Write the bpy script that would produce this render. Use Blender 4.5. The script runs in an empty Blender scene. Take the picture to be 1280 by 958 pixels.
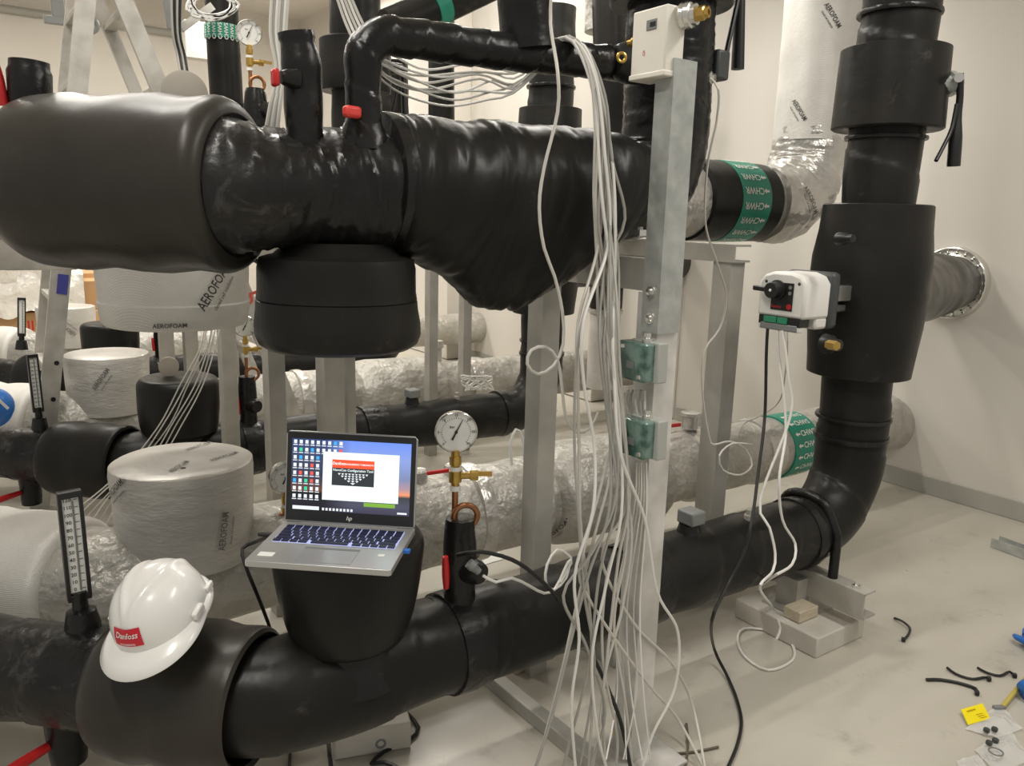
import bpy, math, random
from mathutils import Vector, Matrix, noise
V = Vector
random.seed(7)
sc = bpy.context.scene
COL = sc.collection
PI = math.pi
REAL = 1.34          # everything is laid out at a camera height of 1.15 and scaled to real size at the end

# ------------------------------------------------------------------ camera
F = 1000.0; PITCH = math.radians(11.5); ROLL = math.radians(1.6); YAW = math.radians(35); CAMH = 1.15
_right = V((math.cos(YAW), -math.sin(YAW), 0)); _fh = V((math.sin(YAW), math.cos(YAW), 0))
FW = _fh * math.cos(PITCH) + V((0, 0, -math.sin(PITCH)))
_up = _right.cross(FW)
RT = _right * math.cos(ROLL) + _up * math.sin(ROLL)
UP = -_right * math.sin(ROLL) + _up * math.cos(ROLL)
O = V((0, 0, CAMH))
cd = bpy.data.cameras.new('camera'); cam = bpy.data.objects.new('camera', cd); COL.objects.link(cam)
cd.sensor_fit = 'HORIZONTAL'; cd.sensor_width = 36.0; cd.lens = F / 1280 * 36.0; cd.clip_start = 0.02
M4 = Matrix.Identity(4)
for i in range(3):
    M4[i][0] = RT[i]; M4[i][1] = UP[i]; M4[i][2] = -FW[i]; M4[i][3] = O[i]
cam.matrix_world = M4
sc.camera = cam

# ------------------------------------------------------------------ light
sc.view_settings.view_transform = 'Standard'; sc.view_settings.look = 'None'
sc.view_settings.gamma = 1.0; sc.view_settings.use_curve_mapping = False
sc.view_settings.exposure = 0.29
w = bpy.data.worlds.new('world'); sc.world = w; w.use_nodes = True
w.node_tree.nodes['Background'].inputs[0].default_value = (1.0, 0.96, 0.90, 1)
w.node_tree.nodes['Background'].inputs[1].default_value = 0.34
def tube_light(x, y, rot, power, z=3.15, sx=1.25, sy=0.10, col=(1, 0.955, 0.88)):
    l = bpy.data.lights.new('ceiling_tube', 'AREA'); l.shape = 'RECTANGLE'; l.size = sx; l.size_y = sy
    l.energy = power * 0.72; l.color = col
    o = bpy.data.objects.new('ceiling_tube', l); COL.objects.link(o); o.location = (x, y, z); o.rotation_euler = (0, 0, rot)
tube_light(-0.5, 0.5, PI / 2, 44)
tube_light(1.9, 0.1, PI / 2, 26, 2.45)
tube_light(0.3, 2.55, 0, 42)
tube_light(2.3, 2.5, 0, 22, 2.35)
tube_light(0.2, 4.1, 0, 48)
tube_light(2.6, 4.6, 0, 46)
tube_light(0.3, 6.8, 0, 80)
tube_light(2.5, 7.2, 0, 60)

# ------------------------------------------------------------------ pixel helpers (camera rays met with real planes)
def ray(x, y): return FW + RT * ((x - 640) / F) - UP * ((y - 479) / F)
def PX(x, y, X): v = ray(x, y); return O + v * (X / v.x)
def PY(x, y, Y): v = ray(x, y); return O + v * (Y / v.y)
def PZ(x, y, Z): v = ray(x, y); return O + v * ((Z - CAMH) / v.z)
def PS(x, y, s): v = ray(x, y); return O + v * (s / (v.x + v.y))      # plane x + y = s (the 45 degree runs)
def PF(x, y, Y):                                                        # like PY, but kept on the floor
    p = PY(x, y, Y)
    return p if p.z > 0.006 else PZ(x, y, 0.006)

# ------------------------------------------------------------------ mesh builder
def smooth_path(pts, step=0.02, closed=False):
    pts = [V(p) for p in pts]; n = len(pts); out = []
    for i in range(n - 1):
        p0 = pts[max(i - 1, 0)]; p1 = pts[i]; p2 = pts[i + 1]; p3 = pts[min(i + 2, n - 1)]
        k = max(2, min(24, int((p2 - p1).length / step)))
        for j in range(k):
            t = j / k; t2 = t * t; t3 = t2 * t
            out.append(0.5 * ((2 * p1) + (-p0 + p2) * t + (2 * p0 - 5 * p1 + 4 * p2 - p3) * t2 + (-p0 + 3 * p1 - 3 * p2 + p3) * t3))
    out.append(pts[-1]); return out
def fillet(pts, r, step=0.012):
    """polyline with rounded corners, sampled every `step`"""
    pts = [V(p) for p in pts]; raw = [pts[0]]
    for i in range(1, len(pts) - 1):
        a, b, c = pts[i - 1], pts[i], pts[i + 1]
        d1 = (a - b).normalized(); d2 = (c - b).normalized()
        ang = d1.angle(d2); rr = r[i - 1] if isinstance(r, (list, tuple)) else r
        t = rr / math.tan(ang / 2); t = min(t, (a - b).length * 0.95, (c - b).length * 0.95); rr = t * math.tan(ang / 2)
        p1 = b + d1 * t; p2 = b + d2 * t
        bis = (d1 + d2).normalized(); cen = b + bis * (rr / math.sin(ang / 2))
        n = max(4, int(rr * (PI - ang) / step))
        e1 = p1 - cen; e2 = p2 - cen; tot = e1.angle(e2); ax = e1.cross(e2).normalized()
        for k in range(n + 1): raw.append(cen + Matrix.Rotation(tot * k / n, 3, ax) @ e1)
    raw.append(pts[-1]); out = [raw[0]]
    for a, b in zip(raw, raw[1:]):
        n = max(1, int(round((b - a).length / step)))
        for k in range(1, n + 1): out.append(a.lerp(b, k / n))
    return out
def frame_of(d):
    d = V(d).normalized(); a = V((0, 0, 1)) if abs(d.z) < 0.9 else V((1, 0, 0))
    e1 = (a - d * a.dot(d)).normalized(); return e1, d.cross(e1)

_txt = {}
def text_mesh(s, align='CENTER', shear=0.0):
    k = (s, align, shear)
    if k not in _txt:
        c = bpy.data.curves.new('t', 'FONT'); c.body = s; c.size = 1.0; c.align_x = align; c.align_y = 'CENTER'; c.shear = shear
        c.resolution_u = 2; c.offset = 0.014
        o = bpy.data.objects.new('t', c); COL.objects.link(o)
        me = bpy.data.meshes.new_from_object(o)
        _txt[k] = ([v.co.copy() for v in me.vertices], [tuple(p.vertices) for p in me.polygons])
        bpy.data.objects.remove(o); bpy.data.curves.remove(c); bpy.data.meshes.remove(me)
    return _txt[k]

class MB:
    def __init__(s, xf=None): s.v = []; s.f = []; s.xf = xf
    def add(s, vs, fs):
        o = len(s.v)
        s.v += [(s.xf @ V(p)) if s.xf else V(p) for p in vs]
        s.f += [tuple(i + o for i in f) for f in fs]; return s
    def box(s, c, size, rot=None):
        c = V(c); hx, hy, hz = (d / 2 for d in size); vs = []
        for x in (-hx, hx):
            for y in (-hy, hy):
                for z in (-hz, hz):
                    p = V((x, y, z)); p = rot @ p if rot else p; vs.append(c + p)
        return s.add(vs, [(0, 1, 3, 2), (4, 6, 7, 5), (0, 4, 5, 1), (2, 3, 7, 6), (0, 2, 6, 4), (1, 5, 7, 3)])
    def bar(s, a, b, wx, wy, side=None):
        """box from a to b, wx along side, wy along the other"""
        a = V(a); b = V(b); d = (b - a).normalized()
        e1, e2 = frame_of(d)
        if side: e1 = (V(side) - d * V(side).dot(d)).normalized(); e2 = d.cross(e1)
        vs = []
        for p in (a, b):
            for i, j in ((-1, -1), (1, -1), (1, 1), (-1, 1)): vs.append(p + e1 * (i * wx / 2) + e2 * (j * wy / 2))
        return s.add(vs, [(3, 2, 1, 0), (4, 5, 6, 7), (0, 1, 5, 4), (1, 2, 6, 5), (2, 3, 7, 6), (3, 0, 4, 7)])
    def sweep(s, pts, r, seg=24, amp=0.0, freq=8.0, lap=0.0, pitch=0.1, caps=True, crease=0.0):
        pts = [V(p) for p in pts]; n = len(pts); vs = []; fs = []
        d = (pts[1] - pts[0]).normalized(); e1, e2 = frame_of(d); L = 0.0
        tot = sum((b - a).length for a, b in zip(pts, pts[1:]))
        for i, p in enumerate(pts):
            nd = (pts[min(i + 1, n - 1)] - pts[max(i - 1, 0)]).normalized()
            ax = d.cross(nd)
            if ax.length > 1e-7:
                q = Matrix.Rotation(d.angle(nd), 3, ax.normalized()); e1 = q @ e1
            e1 = (e1 - nd * e1.dot(nd)).normalized(); e2 = nd.cross(e1); d = nd
            if i: L += (p - pts[i - 1]).length
            rr = r(L, tot) if callable(r) else r
            for k in range(seg):
                th = 2 * PI * k / seg; u = e1 * math.cos(th) + e2 * math.sin(th); q = rr
                if amp: q += amp * noise.noise((p + u * rr) * freq)
                if lap: q += lap * (((L / pitch + k / seg) % 1.0) - 0.5)
                if crease:
                    z = noise.noise(V((L * 46, math.cos(th) * 1.3 + math.sin(L * 9) * .6, math.sin(th) * 1.3)))
                    q += crease * (abs(z) ** 0.7) * -1 + crease * 0.35
                vs.append(p + u * q)
        for i in range(n - 1):
            for k in range(seg):
                k2 = (k + 1) % seg
                fs.append((i * seg + k, i * seg + k2, (i + 1) * seg + k2, (i + 1) * seg + k))
        if caps: fs.append(tuple(range(seg - 1, -1, -1))); fs.append(tuple((n - 1) * seg + k for k in range(seg)))
        return s.add(vs, fs)
    def lathe(s, a, d, prof, seg=32, amp=0.0, freq=8.0, ov=None, cap0=True, cap1=True, mush=None):
        """profile [(h, r)] about the axis through a along d; ov: ellipse factor (fx, fy)"""
        a = V(a); d = V(d).normalized(); e1, e2 = frame_of(d); vs = []; fs = []; n = len(prof)
        fx, fy = ov or (1, 1)
        for h, r in prof:
            for k in range(seg):
                th = 2 * PI * k / seg; u = e1 * math.cos(th) * fx + e2 * math.sin(th) * fy
                q = r + (amp * noise.noise((a + d * h + u * r) * freq) if amp and r > 0.004 else 0)
                vs.append(a + d * h + u * q)
        for i in range(n - 1):
            for k in range(seg):
                k2 = (k + 1) % seg
                fs.append((i * seg + k, i * seg + k2, (i + 1) * seg + k2, (i + 1) * seg + k))
        if cap0: fs.append(tuple(range(seg - 1, -1, -1)))
        if cap1: fs.append(tuple((n - 1) * seg + k for k in range(seg)))
        return s.add(vs, fs)
    def cyl(s, a, b, r, seg=16, r2=None):
        a = V(a); b = V(b); return s.lathe(a, b - a, [(0, r), ((b - a).length, r if r2 is None else r2)], seg)
    def torus(s, c, n, R, r, seg=32, rs=10, a0=0, a1=2 * PI):
        c = V(c); e1, e2 = frame_of(n); full = a1 - a0 > 2 * PI - 1e-6
        k = seg + 1
        return s.sweep([c + (e1 * math.cos(a0 + (a1 - a0) * i / seg) + e2 * math.sin(a0 + (a1 - a0) * i / seg)) * R for i in range(k)], r, rs, caps=not full)
    def quad(s, a, b, c, d): return s.add([a, b, c, d], [(0, 1, 2, 3)])
    def prism(s, poly, o, ex, ey, n, depth):
        o = V(o); ex = V(ex); ey = V(ey); n = V(n); m = len(poly)
        lo = [o + ex * x + ey * y for x, y in poly]; hi = [p + n * depth for p in lo]
        fs = [tuple(range(m - 1, -1, -1)), tuple(range(m, 2 * m))] + [(i, (i + 1) % m, m + (i + 1) % m, m + i) for i in range(m)]
        return s.add(lo + hi, fs)
    def text(s, t, o, ex, ey, size, shear=0.0, align='CENTER', sx=1.0):
        o = V(o); ex = V(ex).normalized(); ey = V(ey).normalized(); vs, fs = text_mesh(t, align, shear)
        return s.add([o + ex * (p.x * size * sx) + ey * (p.y * size) for p in vs], fs)
    def wtext(s, t, a, ax, ref, h, ang, r, size, phi=0.0, sx=1.0):
        """text laid on a cylinder: axis through a along ax; at height h and angle ang from ref, turned by phi"""
        vs, fs = text_mesh(t); return s.wrap([(p.x * size * sx, p.y * size) for p in vs], fs, a, ax, ref, h, ang, r, phi)
    def wrap(s, uv, fs, a, ax, ref, h, ang, r, phi=0.0):
        a = V(a); ax = V(ax).normalized(); e1 = (V(ref) - ax * V(ref).dot(ax)).normalized(); e2 = ax.cross(e1); out = []
        for x, y in uv:
            u = x * math.cos(phi) - y * math.sin(phi); w_ = x * math.sin(phi) + y * math.cos(phi)
            th = ang + u / r
            out.append(a + ax * (h + w_) + (e1 * math.cos(th) + e2 * math.sin(th)) * r)
        return s.add(out, fs)

def mesh_obj(name, mb, mat, off=V((0, 0, 0)), sharp=38, bevel=0.0, smooth=True):
    me = bpy.data.meshes.new(name); me.from_pydata([p - off for p in mb.v], [], mb.f); me.materials.append(mat)
    if smooth:
        me.polygons.foreach_set('use_smooth', [True] * len(me.polygons)); me.set_sharp_from_angle(angle=math.radians(sharp))
    me.update()
    o = bpy.data.objects.new(name, me); COL.objects.link(o)
    if bevel:
        b = o.modifiers.new('bevel', 'BEVEL'); b.width = bevel; b.segments = 2; b.limit_method = 'ANGLE'; b.angle_limit = math.radians(40)
    return o
def thing(name, label, cat, loc, group=None):
    o = bpy.data.objects.new(name, None); COL.objects.link(o); o.location = V(loc); o.empty_display_size = 0.05
    o['label'] = label; o['category'] = cat
    if group: o['group'] = group
    return o
def root_of(o):
    while o.parent: o = o.parent
    return o
def part(parent, name, mb, mat, label=None, **k):
    r = root_of(parent); o = mesh_obj(name, mb, mat, V(r.location), **k); o.parent = parent
    if label: o['label'] = label
    return o
def solo(name, label, cat, mb, mat, group=None, **k):
    xs = [p.x for p in mb.v]; ys = [p.y for p in mb.v]; zs = [p.z for p in mb.v]
    off = V(((min(xs) + max(xs)) / 2, (min(ys) + max(ys)) / 2, min(zs)))
    o = mesh_obj(name, mb, mat, off, **k); o.location = off; o['label'] = label; o['category'] = cat
    if group: o['group'] = group
    return o
def struct(name, mb, mat, parent=None, **k):
    o = mesh_obj(name, mb, mat, **k); o['kind'] = 'structure'
    if parent: o.parent = parent
    return o

# ------------------------------------------------------------------ materials
def mat(name, col, rough=0.5, metal=0.0, col2=None, cs=6.0, bump=(), spec=0.5, stretch=(1, 1, 1), emit=None, estr=0, rvar=0.0, alpha=1.0, ramp=(0.35, 0.7), trans=0.0, coat=0.0, scuff=None):
    m = bpy.data.materials.new(name); m.use_nodes = True; nt = m.node_tree; b = nt.nodes['Principled BSDF']
    b.inputs['Base Color'].default_value = (*col, 1); b.inputs['Roughness'].default_value = rough; b.inputs['Metallic'].default_value = metal
    b.inputs['Specular IOR Level'].default_value = spec
    if coat: b.inputs['Coat Weight'].default_value = coat; b.inputs['Coat Roughness'].default_value = 0.15
    if trans: b.inputs['Transmission Weight'].default_value = trans
    if alpha < 1: b.inputs['Alpha'].default_value = alpha
    if emit: b.inputs['Emission Color'].default_value = (*emit, 1); b.inputs['Emission Strength'].default_value = estr
    if not (col2 or bump or rvar or scuff): return m
    tc = nt.nodes.new('ShaderNodeTexCoord'); mp = nt.nodes.new('ShaderNodeMapping'); mp.inputs['Scale'].default_value = [c / REAL for c in stretch]
    nt.links.new(tc.outputs['Object'], mp.inputs['Vector'])
    def nz(scale, detail=4):
        n = nt.nodes.new('ShaderNodeTexNoise'); n.inputs['Scale'].default_value = scale; n.inputs['Detail'].default_value = detail
        nt.links.new(mp.outputs[0], n.inputs['Vector']); return n
    if col2:
        n = nz(cs); r = nt.nodes.new('ShaderNodeValToRGB')
        r.color_ramp.elements[0].position = ramp[0]; r.color_ramp.elements[1].position = ramp[1]
        r.color_ramp.elements[0].color = (*col, 1); r.color_ramp.elements[1].color = (*col2, 1)
        nt.links.new(n.outputs['Fac'], r.inputs['Fac']); nt.links.new(r.outputs['Color'], b.inputs['Base Color'])
    if rvar:
        n = nz(cs * 2.3); mr = nt.nodes.new('ShaderNodeMapRange')
        mr.inputs['From Min'].default_value = 0.3; mr.inputs['From Max'].default_value = 0.7
        mr.inputs['To Min'].default_value = rough - rvar; mr.inputs['To Max'].default_value = rough + rvar
        nt.links.new(n.outputs['Fac'], mr.inputs['Value']); nt.links.new(mr.outputs[0], b.inputs['Roughness'])
    if scuff:
        sscale, scol, lo, hi, am = scuff
        n = nt.nodes.new('ShaderNodeTexNoise'); n.inputs['Scale'].default_value = sscale; n.inputs['Detail'].default_value = 7; n.inputs['Roughness'].default_value = 0.75; n.inputs['Distortion'].default_value = 0.8
        nt.links.new(mp.outputs[0], n.inputs['Vector'])
        mr = nt.nodes.new('ShaderNodeMapRange'); mr.inputs['From Min'].default_value = lo; mr.inputs['From Max'].default_value = hi; mr.inputs['To Max'].default_value = am
        nt.links.new(n.outputs['Fac'], mr.inputs['Value'])
        mx = nt.nodes.new('ShaderNodeMix'); mx.data_type = 'RGBA'; nt.links.new(mr.outputs[0], mx.inputs[0])
        if b.inputs['Base Color'].links: nt.links.new(b.inputs['Base Color'].links[0].from_socket, mx.inputs[6])
        else: mx.inputs[6].default_value = (*col, 1)
        mx.inputs[7].default_value = (*scol, 1); nt.links.new(mx.outputs[2], b.inputs['Base Color'])
    prev = None
    for kind, scale, st, dist in bump:
        if kind == 'noise': h = nz(scale, 3).outputs['Fac']
        elif kind == 'vor':
            x = nt.nodes.new('ShaderNodeTexVoronoi'); x.inputs['Scale'].default_value = scale; nt.links.new(mp.outputs[0], x.inputs['Vector']); h = x.outputs['Distance']
        else:
            x = nt.nodes.new('ShaderNodeTexWave'); x.bands_direction = kind; x.inputs['Scale'].default_value = scale; x.inputs['Distortion'].default_value = 1.5
            x.inputs['Detail'].default_value = 2
            nt.links.new(mp.outputs[0], x.inputs['Vector']); h = x.outputs['Fac']
        bp = nt.nodes.new('ShaderNodeBump'); bp.inputs['Strength'].default_value = st; bp.inputs['Distance'].default_value = dist
        nt.links.new(h, bp.inputs['Height'])
        if prev: nt.links.new(prev.outputs[0], bp.inputs['Normal'])
        prev = bp
    if prev: nt.links.new(prev.outputs[0], b.inputs['Normal'])
    return m
RUB = mat('black_foam_rubber', (0.012, 0.0118, 0.011), 0.37, 0, (0.022, 0.0205, 0.018), 5, [('noise', 7, 0.3, 0.012), ('noise', 55, 0.15, 0.004)], spec=0.20, rvar=0.09, scuff=(6, (0.15, 0.14, 0.125), 0.60, 0.76, 0.40))
RUBB = mat('brownish_foam_rubber', (0.022, 0.020, 0.0165), 0.35, 0, (0.040, 0.036, 0.029), 4, [('noise', 5, 0.3, 0.015), ('noise', 60, 0.12, 0.003)], spec=0.34, rvar=0.08, scuff=(5, (0.14, 0.13, 0.11), 0.60, 0.78, 0.28))
TAPE = mat('black_wrapping_tape', (0.007, 0.007, 0.007), 0.30, 0, (0.018, 0.017, 0.016), 9, [('noise', 14, 0.6, 0.012), ('noise', 60, 0.35, 0.004)], spec=0.34, rvar=0.1, scuff=(11, (0.20, 0.19, 0.17), 0.60, 0.76, 0.40))
DULL = RUB
FOIL = mat('woven_white_foil', (0.70, 0.68, 0.635), 0.46, 0.15, (0.58, 0.56, 0.515), 9, [('noise', 26, 0.45, 0.008), ('Z', 130, 0.4, 0.0015), ('noise', 140, 0.35, 0.002)], rvar=0.08)
FOILH = mat('crinkled_foil_cap', (0.70, 0.68, 0.635), 0.40, 0.35, (0.56, 0.54, 0.50), 5, [('noise', 14, 0.4, 0.010), ('noise', 60, 0.4, 0.005)], stretch=(1, 1, 3), rvar=0.1)
FOILV = mat('woven_white_foil_ribbed', (0.74, 0.72, 0.675), 0.46, 0.12, (0.64, 0.62, 0.575), 8, [('noise', 20, 0.3, 0.008), ('DIAGONAL', 120, 0.4, 0.0015), ('noise', 90, 0.4, 0.003)])
FOILS = mat('crumpled_silver_foil', (0.66, 0.64, 0.60), 0.30, 0.6, (0.5, 0.48, 0.45), 10, [('noise', 22, 0.9, 0.014), ('vor', 34, 0.5, 0.006)])
FOILJ = mat('silver_foil_jacket', (0.55, 0.53, 0.485), 0.42, 0.3, (0.40, 0.385, 0.345), 7, [('noise', 9, 0.9, 0.045), ('vor', 16, 0.35, 0.02), ('noise', 38, 0.8, 0.014), ('noise', 130, 0.4, 0.003)], rvar=0.1)
GALV = mat('galvanised_steel', (0.42, 0.44, 0.42), 0.42, 0.55, (0.56, 0.58, 0.55), 30, [('noise', 40, 0.1, 0.002)], rvar=0.1)
STEEL = mat('grey_painted_steel', (0.36, 0.345, 0.31), 0.5, 0.2, (0.52, 0.50, 0.45), 9, [('noise', 30, 0.15, 0.002)], ramp=(0.3, 0.75))
STEELW = mat('scuffed_pale_steel', (0.50, 0.49, 0.455), 0.5, 0.15, (0.80, 0.78, 0.74), 8, [('noise', 22, 0.2, 0.003)], ramp=(0.4, 0.68))
ALU = mat('ladder_aluminium', (0.62, 0.60, 0.55), 0.38, 0.5, (0.42, 0.40, 0.35), 11, [('noise', 30, 0.1, 0.002)], ramp=(0.45, 0.75))
CHROME = mat('bright_metal', (0.75, 0.74, 0.70), 0.22, 0.9)
BRASS = mat('brass', (0.60, 0.40, 0.11), 0.28, 0.85, (0.5, 0.32, 0.08), 40)
COPPER = mat('copper', (0.42, 0.19, 0.09), 0.34, 0.8, (0.30, 0.13, 0.06), 40)
RED = mat('red_plastic', (0.55, 0.02, 0.02), 0.38)
REDH = mat('red_vinyl_handle', (0.74, 0.06, 0.05), 0.4)
WHITE = mat('white_plastic', (0.78, 0.76, 0.71), 0.35)
IVORY = mat('ivory_plastic', (0.80, 0.77, 0.68), 0.4)
HATW = mat('white_helmet_shell', (0.83, 0.82, 0.79), 0.25, 0, None, bump=[('noise', 60, 0.03, 0.002)], coat=0.3)
GREYP = mat('grey_plastic', (0.20, 0.21, 0.205), 0.45)
DARKP = mat('dark_grey_plastic', (0.05, 0.055, 0.055), 0.45)
BLACK = mat('black_plastic', (0.012, 0.012, 0.012), 0.4)
INK = mat('printing_ink', (0.05, 0.045, 0.04), 0.6)
INKG = mat('faded_printing_ink', (0.16, 0.15, 0.14), 0.6)
PAPER = mat('white_print', (0.82, 0.82, 0.78), 0.6)
GREEN = mat('green_band', (0.012, 0.24, 0.155), 0.4, 0, (0.02, 0.30, 0.20), 12)
WCAB = mat('pale_grey_cable', (0.60, 0.58, 0.53), 0.45)
WCAB2 = mat('white_cable', (0.78, 0.77, 0.73), 0.45)
GCAB = mat('grey_cable', (0.36, 0.35, 0.32), 0.5)
BCAB = mat('black_cable', (0.012, 0.012, 0.012), 0.42)
YELL = mat('yellow_card', (0.88, 0.72, 0.0), 0.5)
BLUE = mat('blue_plastic', (0.02, 0.16, 0.55), 0.4)
WOOD = mat('raw_wood', (0.62, 0.55, 0.42), 0.7, 0, (0.5, 0.43, 0.31), 20, stretch=(1, 12, 12))
CARD = mat('cardboard', (0.56, 0.34, 0.17), 0.8, 0, (0.48, 0.28, 0.13), 6)
FILM = mat('crumpled_plastic_film', (0.85, 0.82, 0.76), 0.22, 0, None, bump=[('noise', 9, 0.9, 0.05), ('vor', 14, 0.6, 0.03)])
CLEAR = mat('clear_bag_plastic', (0.88, 0.88, 0.86), 0.15, 0, None, bump=[('noise', 40, 0.8, 0.01)], alpha=0.55)
PCB = mat('tinted_clear_lid', (0.16, 0.26, 0.22), 0.10, 0, (0.03, 0.085, 0.065), 26, ramp=(0.42, 0.58), coat=0.5)
CONC = mat('concrete_pad', (0.62, 0.59, 0.53), 0.75, 0, (0.48, 0.45, 0.39), 7, [('noise', 40, 0.25, 0.004)])
PLAST = mat('white_plaster', (0.70, 0.665, 0.605), 0.62, 0, (0.66, 0.625, 0.565), 1.6, [('noise', 60, 0.05, 0.002)])
BASEG = mat('grey_baseboard_paint', (0.42, 0.41, 0.37), 0.45, 0, (0.38, 0.37, 0.33), 5)
def floor_material():
    m = mat('epoxy_floor', (0.545, 0.515, 0.445), 0.36, 0, (0.47, 0.44, 0.375), 1.8, [('noise', 30, 0.05, 0.003)], rvar=0.1)
    nt = m.node_tree; b = nt.nodes['Principled BSDF']; lk = b.inputs['Base Color'].links[0]; src = lk.from_socket
    tc = [n for n in nt.nodes if n.type == 'TEX_COORD'][0]
    n = nt.nodes.new('ShaderNodeTexNoise'); n.inputs['Scale'].default_value = 5.5; n.inputs['Detail'].default_value = 8; n.inputs['Roughness'].default_value = 0.7
    nt.links.new(tc.outputs['Object'], n.inputs['Vector'])
    r = nt.nodes.new('ShaderNodeValToRGB'); r.color_ramp.elements[0].position = 0.57; r.color_ramp.elements[1].position = 0.76
    r.color_ramp.elements[0].color = (0, 0, 0, 1); r.color_ramp.elements[1].color = (0.55, 0.55, 0.55, 1)
    nt.links.new(n.outputs['Fac'], r.inputs['Fac'])
    mx = nt.nodes.new('ShaderNodeMix'); mx.data_type = 'RGBA'; nt.links.new(r.outputs['Color'], mx.inputs[0])
    nt.links.new(src, mx.inputs[6]); mx.inputs[7].default_value = (0.24, 0.22, 0.18, 1)
    nt.links.new(mx.outputs[2], b.inputs['Base Color']); return m
FLOOR = floor_material()

# ------------------------------------------------------------------ large structure
YA, YB, YC, YD, YE, YF = 1.32, 1.95, 2.95, 3.62, 4.55, 5.5
ZL, ZU = 0.282, 1.19
WX = 3.5
struct('floor', MB().box((0.5, 4.2, -0.05), (6.4, 10.6, 0.1)), FLOOR, smooth=False)
struct('wall_right', MB().box((WX + 0.05, 4.2, 1.65), (0.1, 10.6, 3.3)), PLAST, smooth=False)
struct('wall_back', MB().box((0.5, 9.45, 1.65), (6.1, 0.1, 3.3)), PLAST, smooth=False)
struct('ceiling', MB().box((0.5, 4.2, 3.35), (6.4, 10.6, 0.1)), PLAST, smooth=False)
struct('baseboard_right', MB().box((WX - 0.004, 4.2, 0.041), (0.012, 10.4, 0.082)), BASEG, bevel=0.003)
struct('baseboard_back', MB().box((0.5, 9.394, 0.041), (5.9, 0.012, 0.082)), BASEG, bevel=0.003)
for i, (xa, xb, dx) in enumerate(((757, 705, 0.16), (562, 508, 0.2), (868, 852, 0.02))):
    a = PX(xa, 120, WX - dx); b = PX(xb, 120, WX - dx)
    struct('trim_%d' % (i + 1), MB().box((WX - dx / 2, (a.y + b.y) / 2, 1.65), (dx, abs(b.y - a.y), 3.29)), PLAST, bevel=0.006)

# ------------------------------------------------------------------ pipes: pieces shared by all rows
DL = V((-1, 1, 0)).normalized()           # the 45 degree direction of the left-hand runs
def shoulder(r0, r1, L, n=6, both=True, recess=0.0):
    """profile of an insulation cover: rounded rise from r0 to r1, straight, then rounded or recessed end"""
    pr = [(0, r0)]
    k = (r1 - r0)
    for i in range(1, n + 1):
        t = i / n * PI / 2; pr.append((k * 1.4 * (1 - math.cos(t)), r0 + k * math.sin(t)))
    m = 6
    x0 = pr[-1][0]
    for i in range(1, m): pr.append((x0 + (L - x0 - 0.02) * i / m, r1 + 0.004 * math.sin(i * 2.2)))
    if recess:
        pr += [(L - 0.016, r1), (L - 0.005, r1 - 0.003), (L, r1 - 0.010), (L - 0.006, r1 - 0.018), (L - recess, r1 - 0.024), (L - recess - 0.004, r0 * 0.7)]
    elif both:
        for i in range(n + 1):
            t = i / n * PI / 2; pr.append((L - 0.028 + 0.028 * math.sin(t), r1 - 0.026 * (1 - math.cos(t))))
        pr.append((L - 0.006, r1 - 0.034)); pr.append((L - 0.035, r0 * 0.95)); pr.append((L - 0.04, r0 * 0.6))
    return pr
def cap_stub(z0, z1, rb, rt, bulge=0.0, n=7):
    pr = []
    for i in range(n + 1):
        t = i / n; pr.append(((z1 - z0) * 0.86 * t, rb + (rt - rb) * (t ** 0.8) + bulge * math.sin(PI * t)))
    h = z1 - z0
    for i in range(1, 6):
        t = i / 5 * PI / 2; pr.append((h * 0.86 + (h * 0.14) * math.sin(t), rt - 0.025 * (1 - math.cos(t))))
    pr.append((h * 0.997, rt * 0.45)); pr.append((h * 0.995, 0.001)); return pr
FOAMTXT = 'AEROFOAM'
def stamp(parent, a, ax, h, ang, r, size, phi=0.9, m=None, ref=(-0.6, -0.8, 0.0)):
    mb = MB().wtext(FOAMTXT, a, ax, ref, h, ang, r, size, phi, 0.72)
    du, dv = -math.sin(phi) * -0.9 * size, math.cos(phi) * -0.9 * size
    mb.wtext('closed cell insulation', a, ax, ref, h + dv, ang + (-math.sin(phi) * -0.9 * size) / r, r, size * 0.42, phi, 0.8)
    return part(parent, 'printed_stamp', mb, m or INK, smooth=False)
def red_lever(parent, a, b, wdt=0.012, m=RED, nm='valve_handle'):
    a = V(a); b = V(b)
    return part(parent, nm, MB().sweep(fillet([a, a.lerp(b, .5) + V((0, 0, .004)), b], 0.02), lambda s, t: wdt * (0.75 + 0.25 * math.sin(PI * min(1, s / t))), 10), m, 'red lever handle')
def tape_ring(parent, c, d, r, wd=0.05, m=TAPE):
    return part(parent, 'tape_band', MB().lathe(V(c) - V(d).normalized() * wd / 2, d, [(0, r - 0.004), (0.001, r + 0.002), (wd * .5, r + 0.0035), (wd - 0.001, r + 0.002), (wd, r - 0.004)], 36, amp=0.003, freq=20), m)

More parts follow.
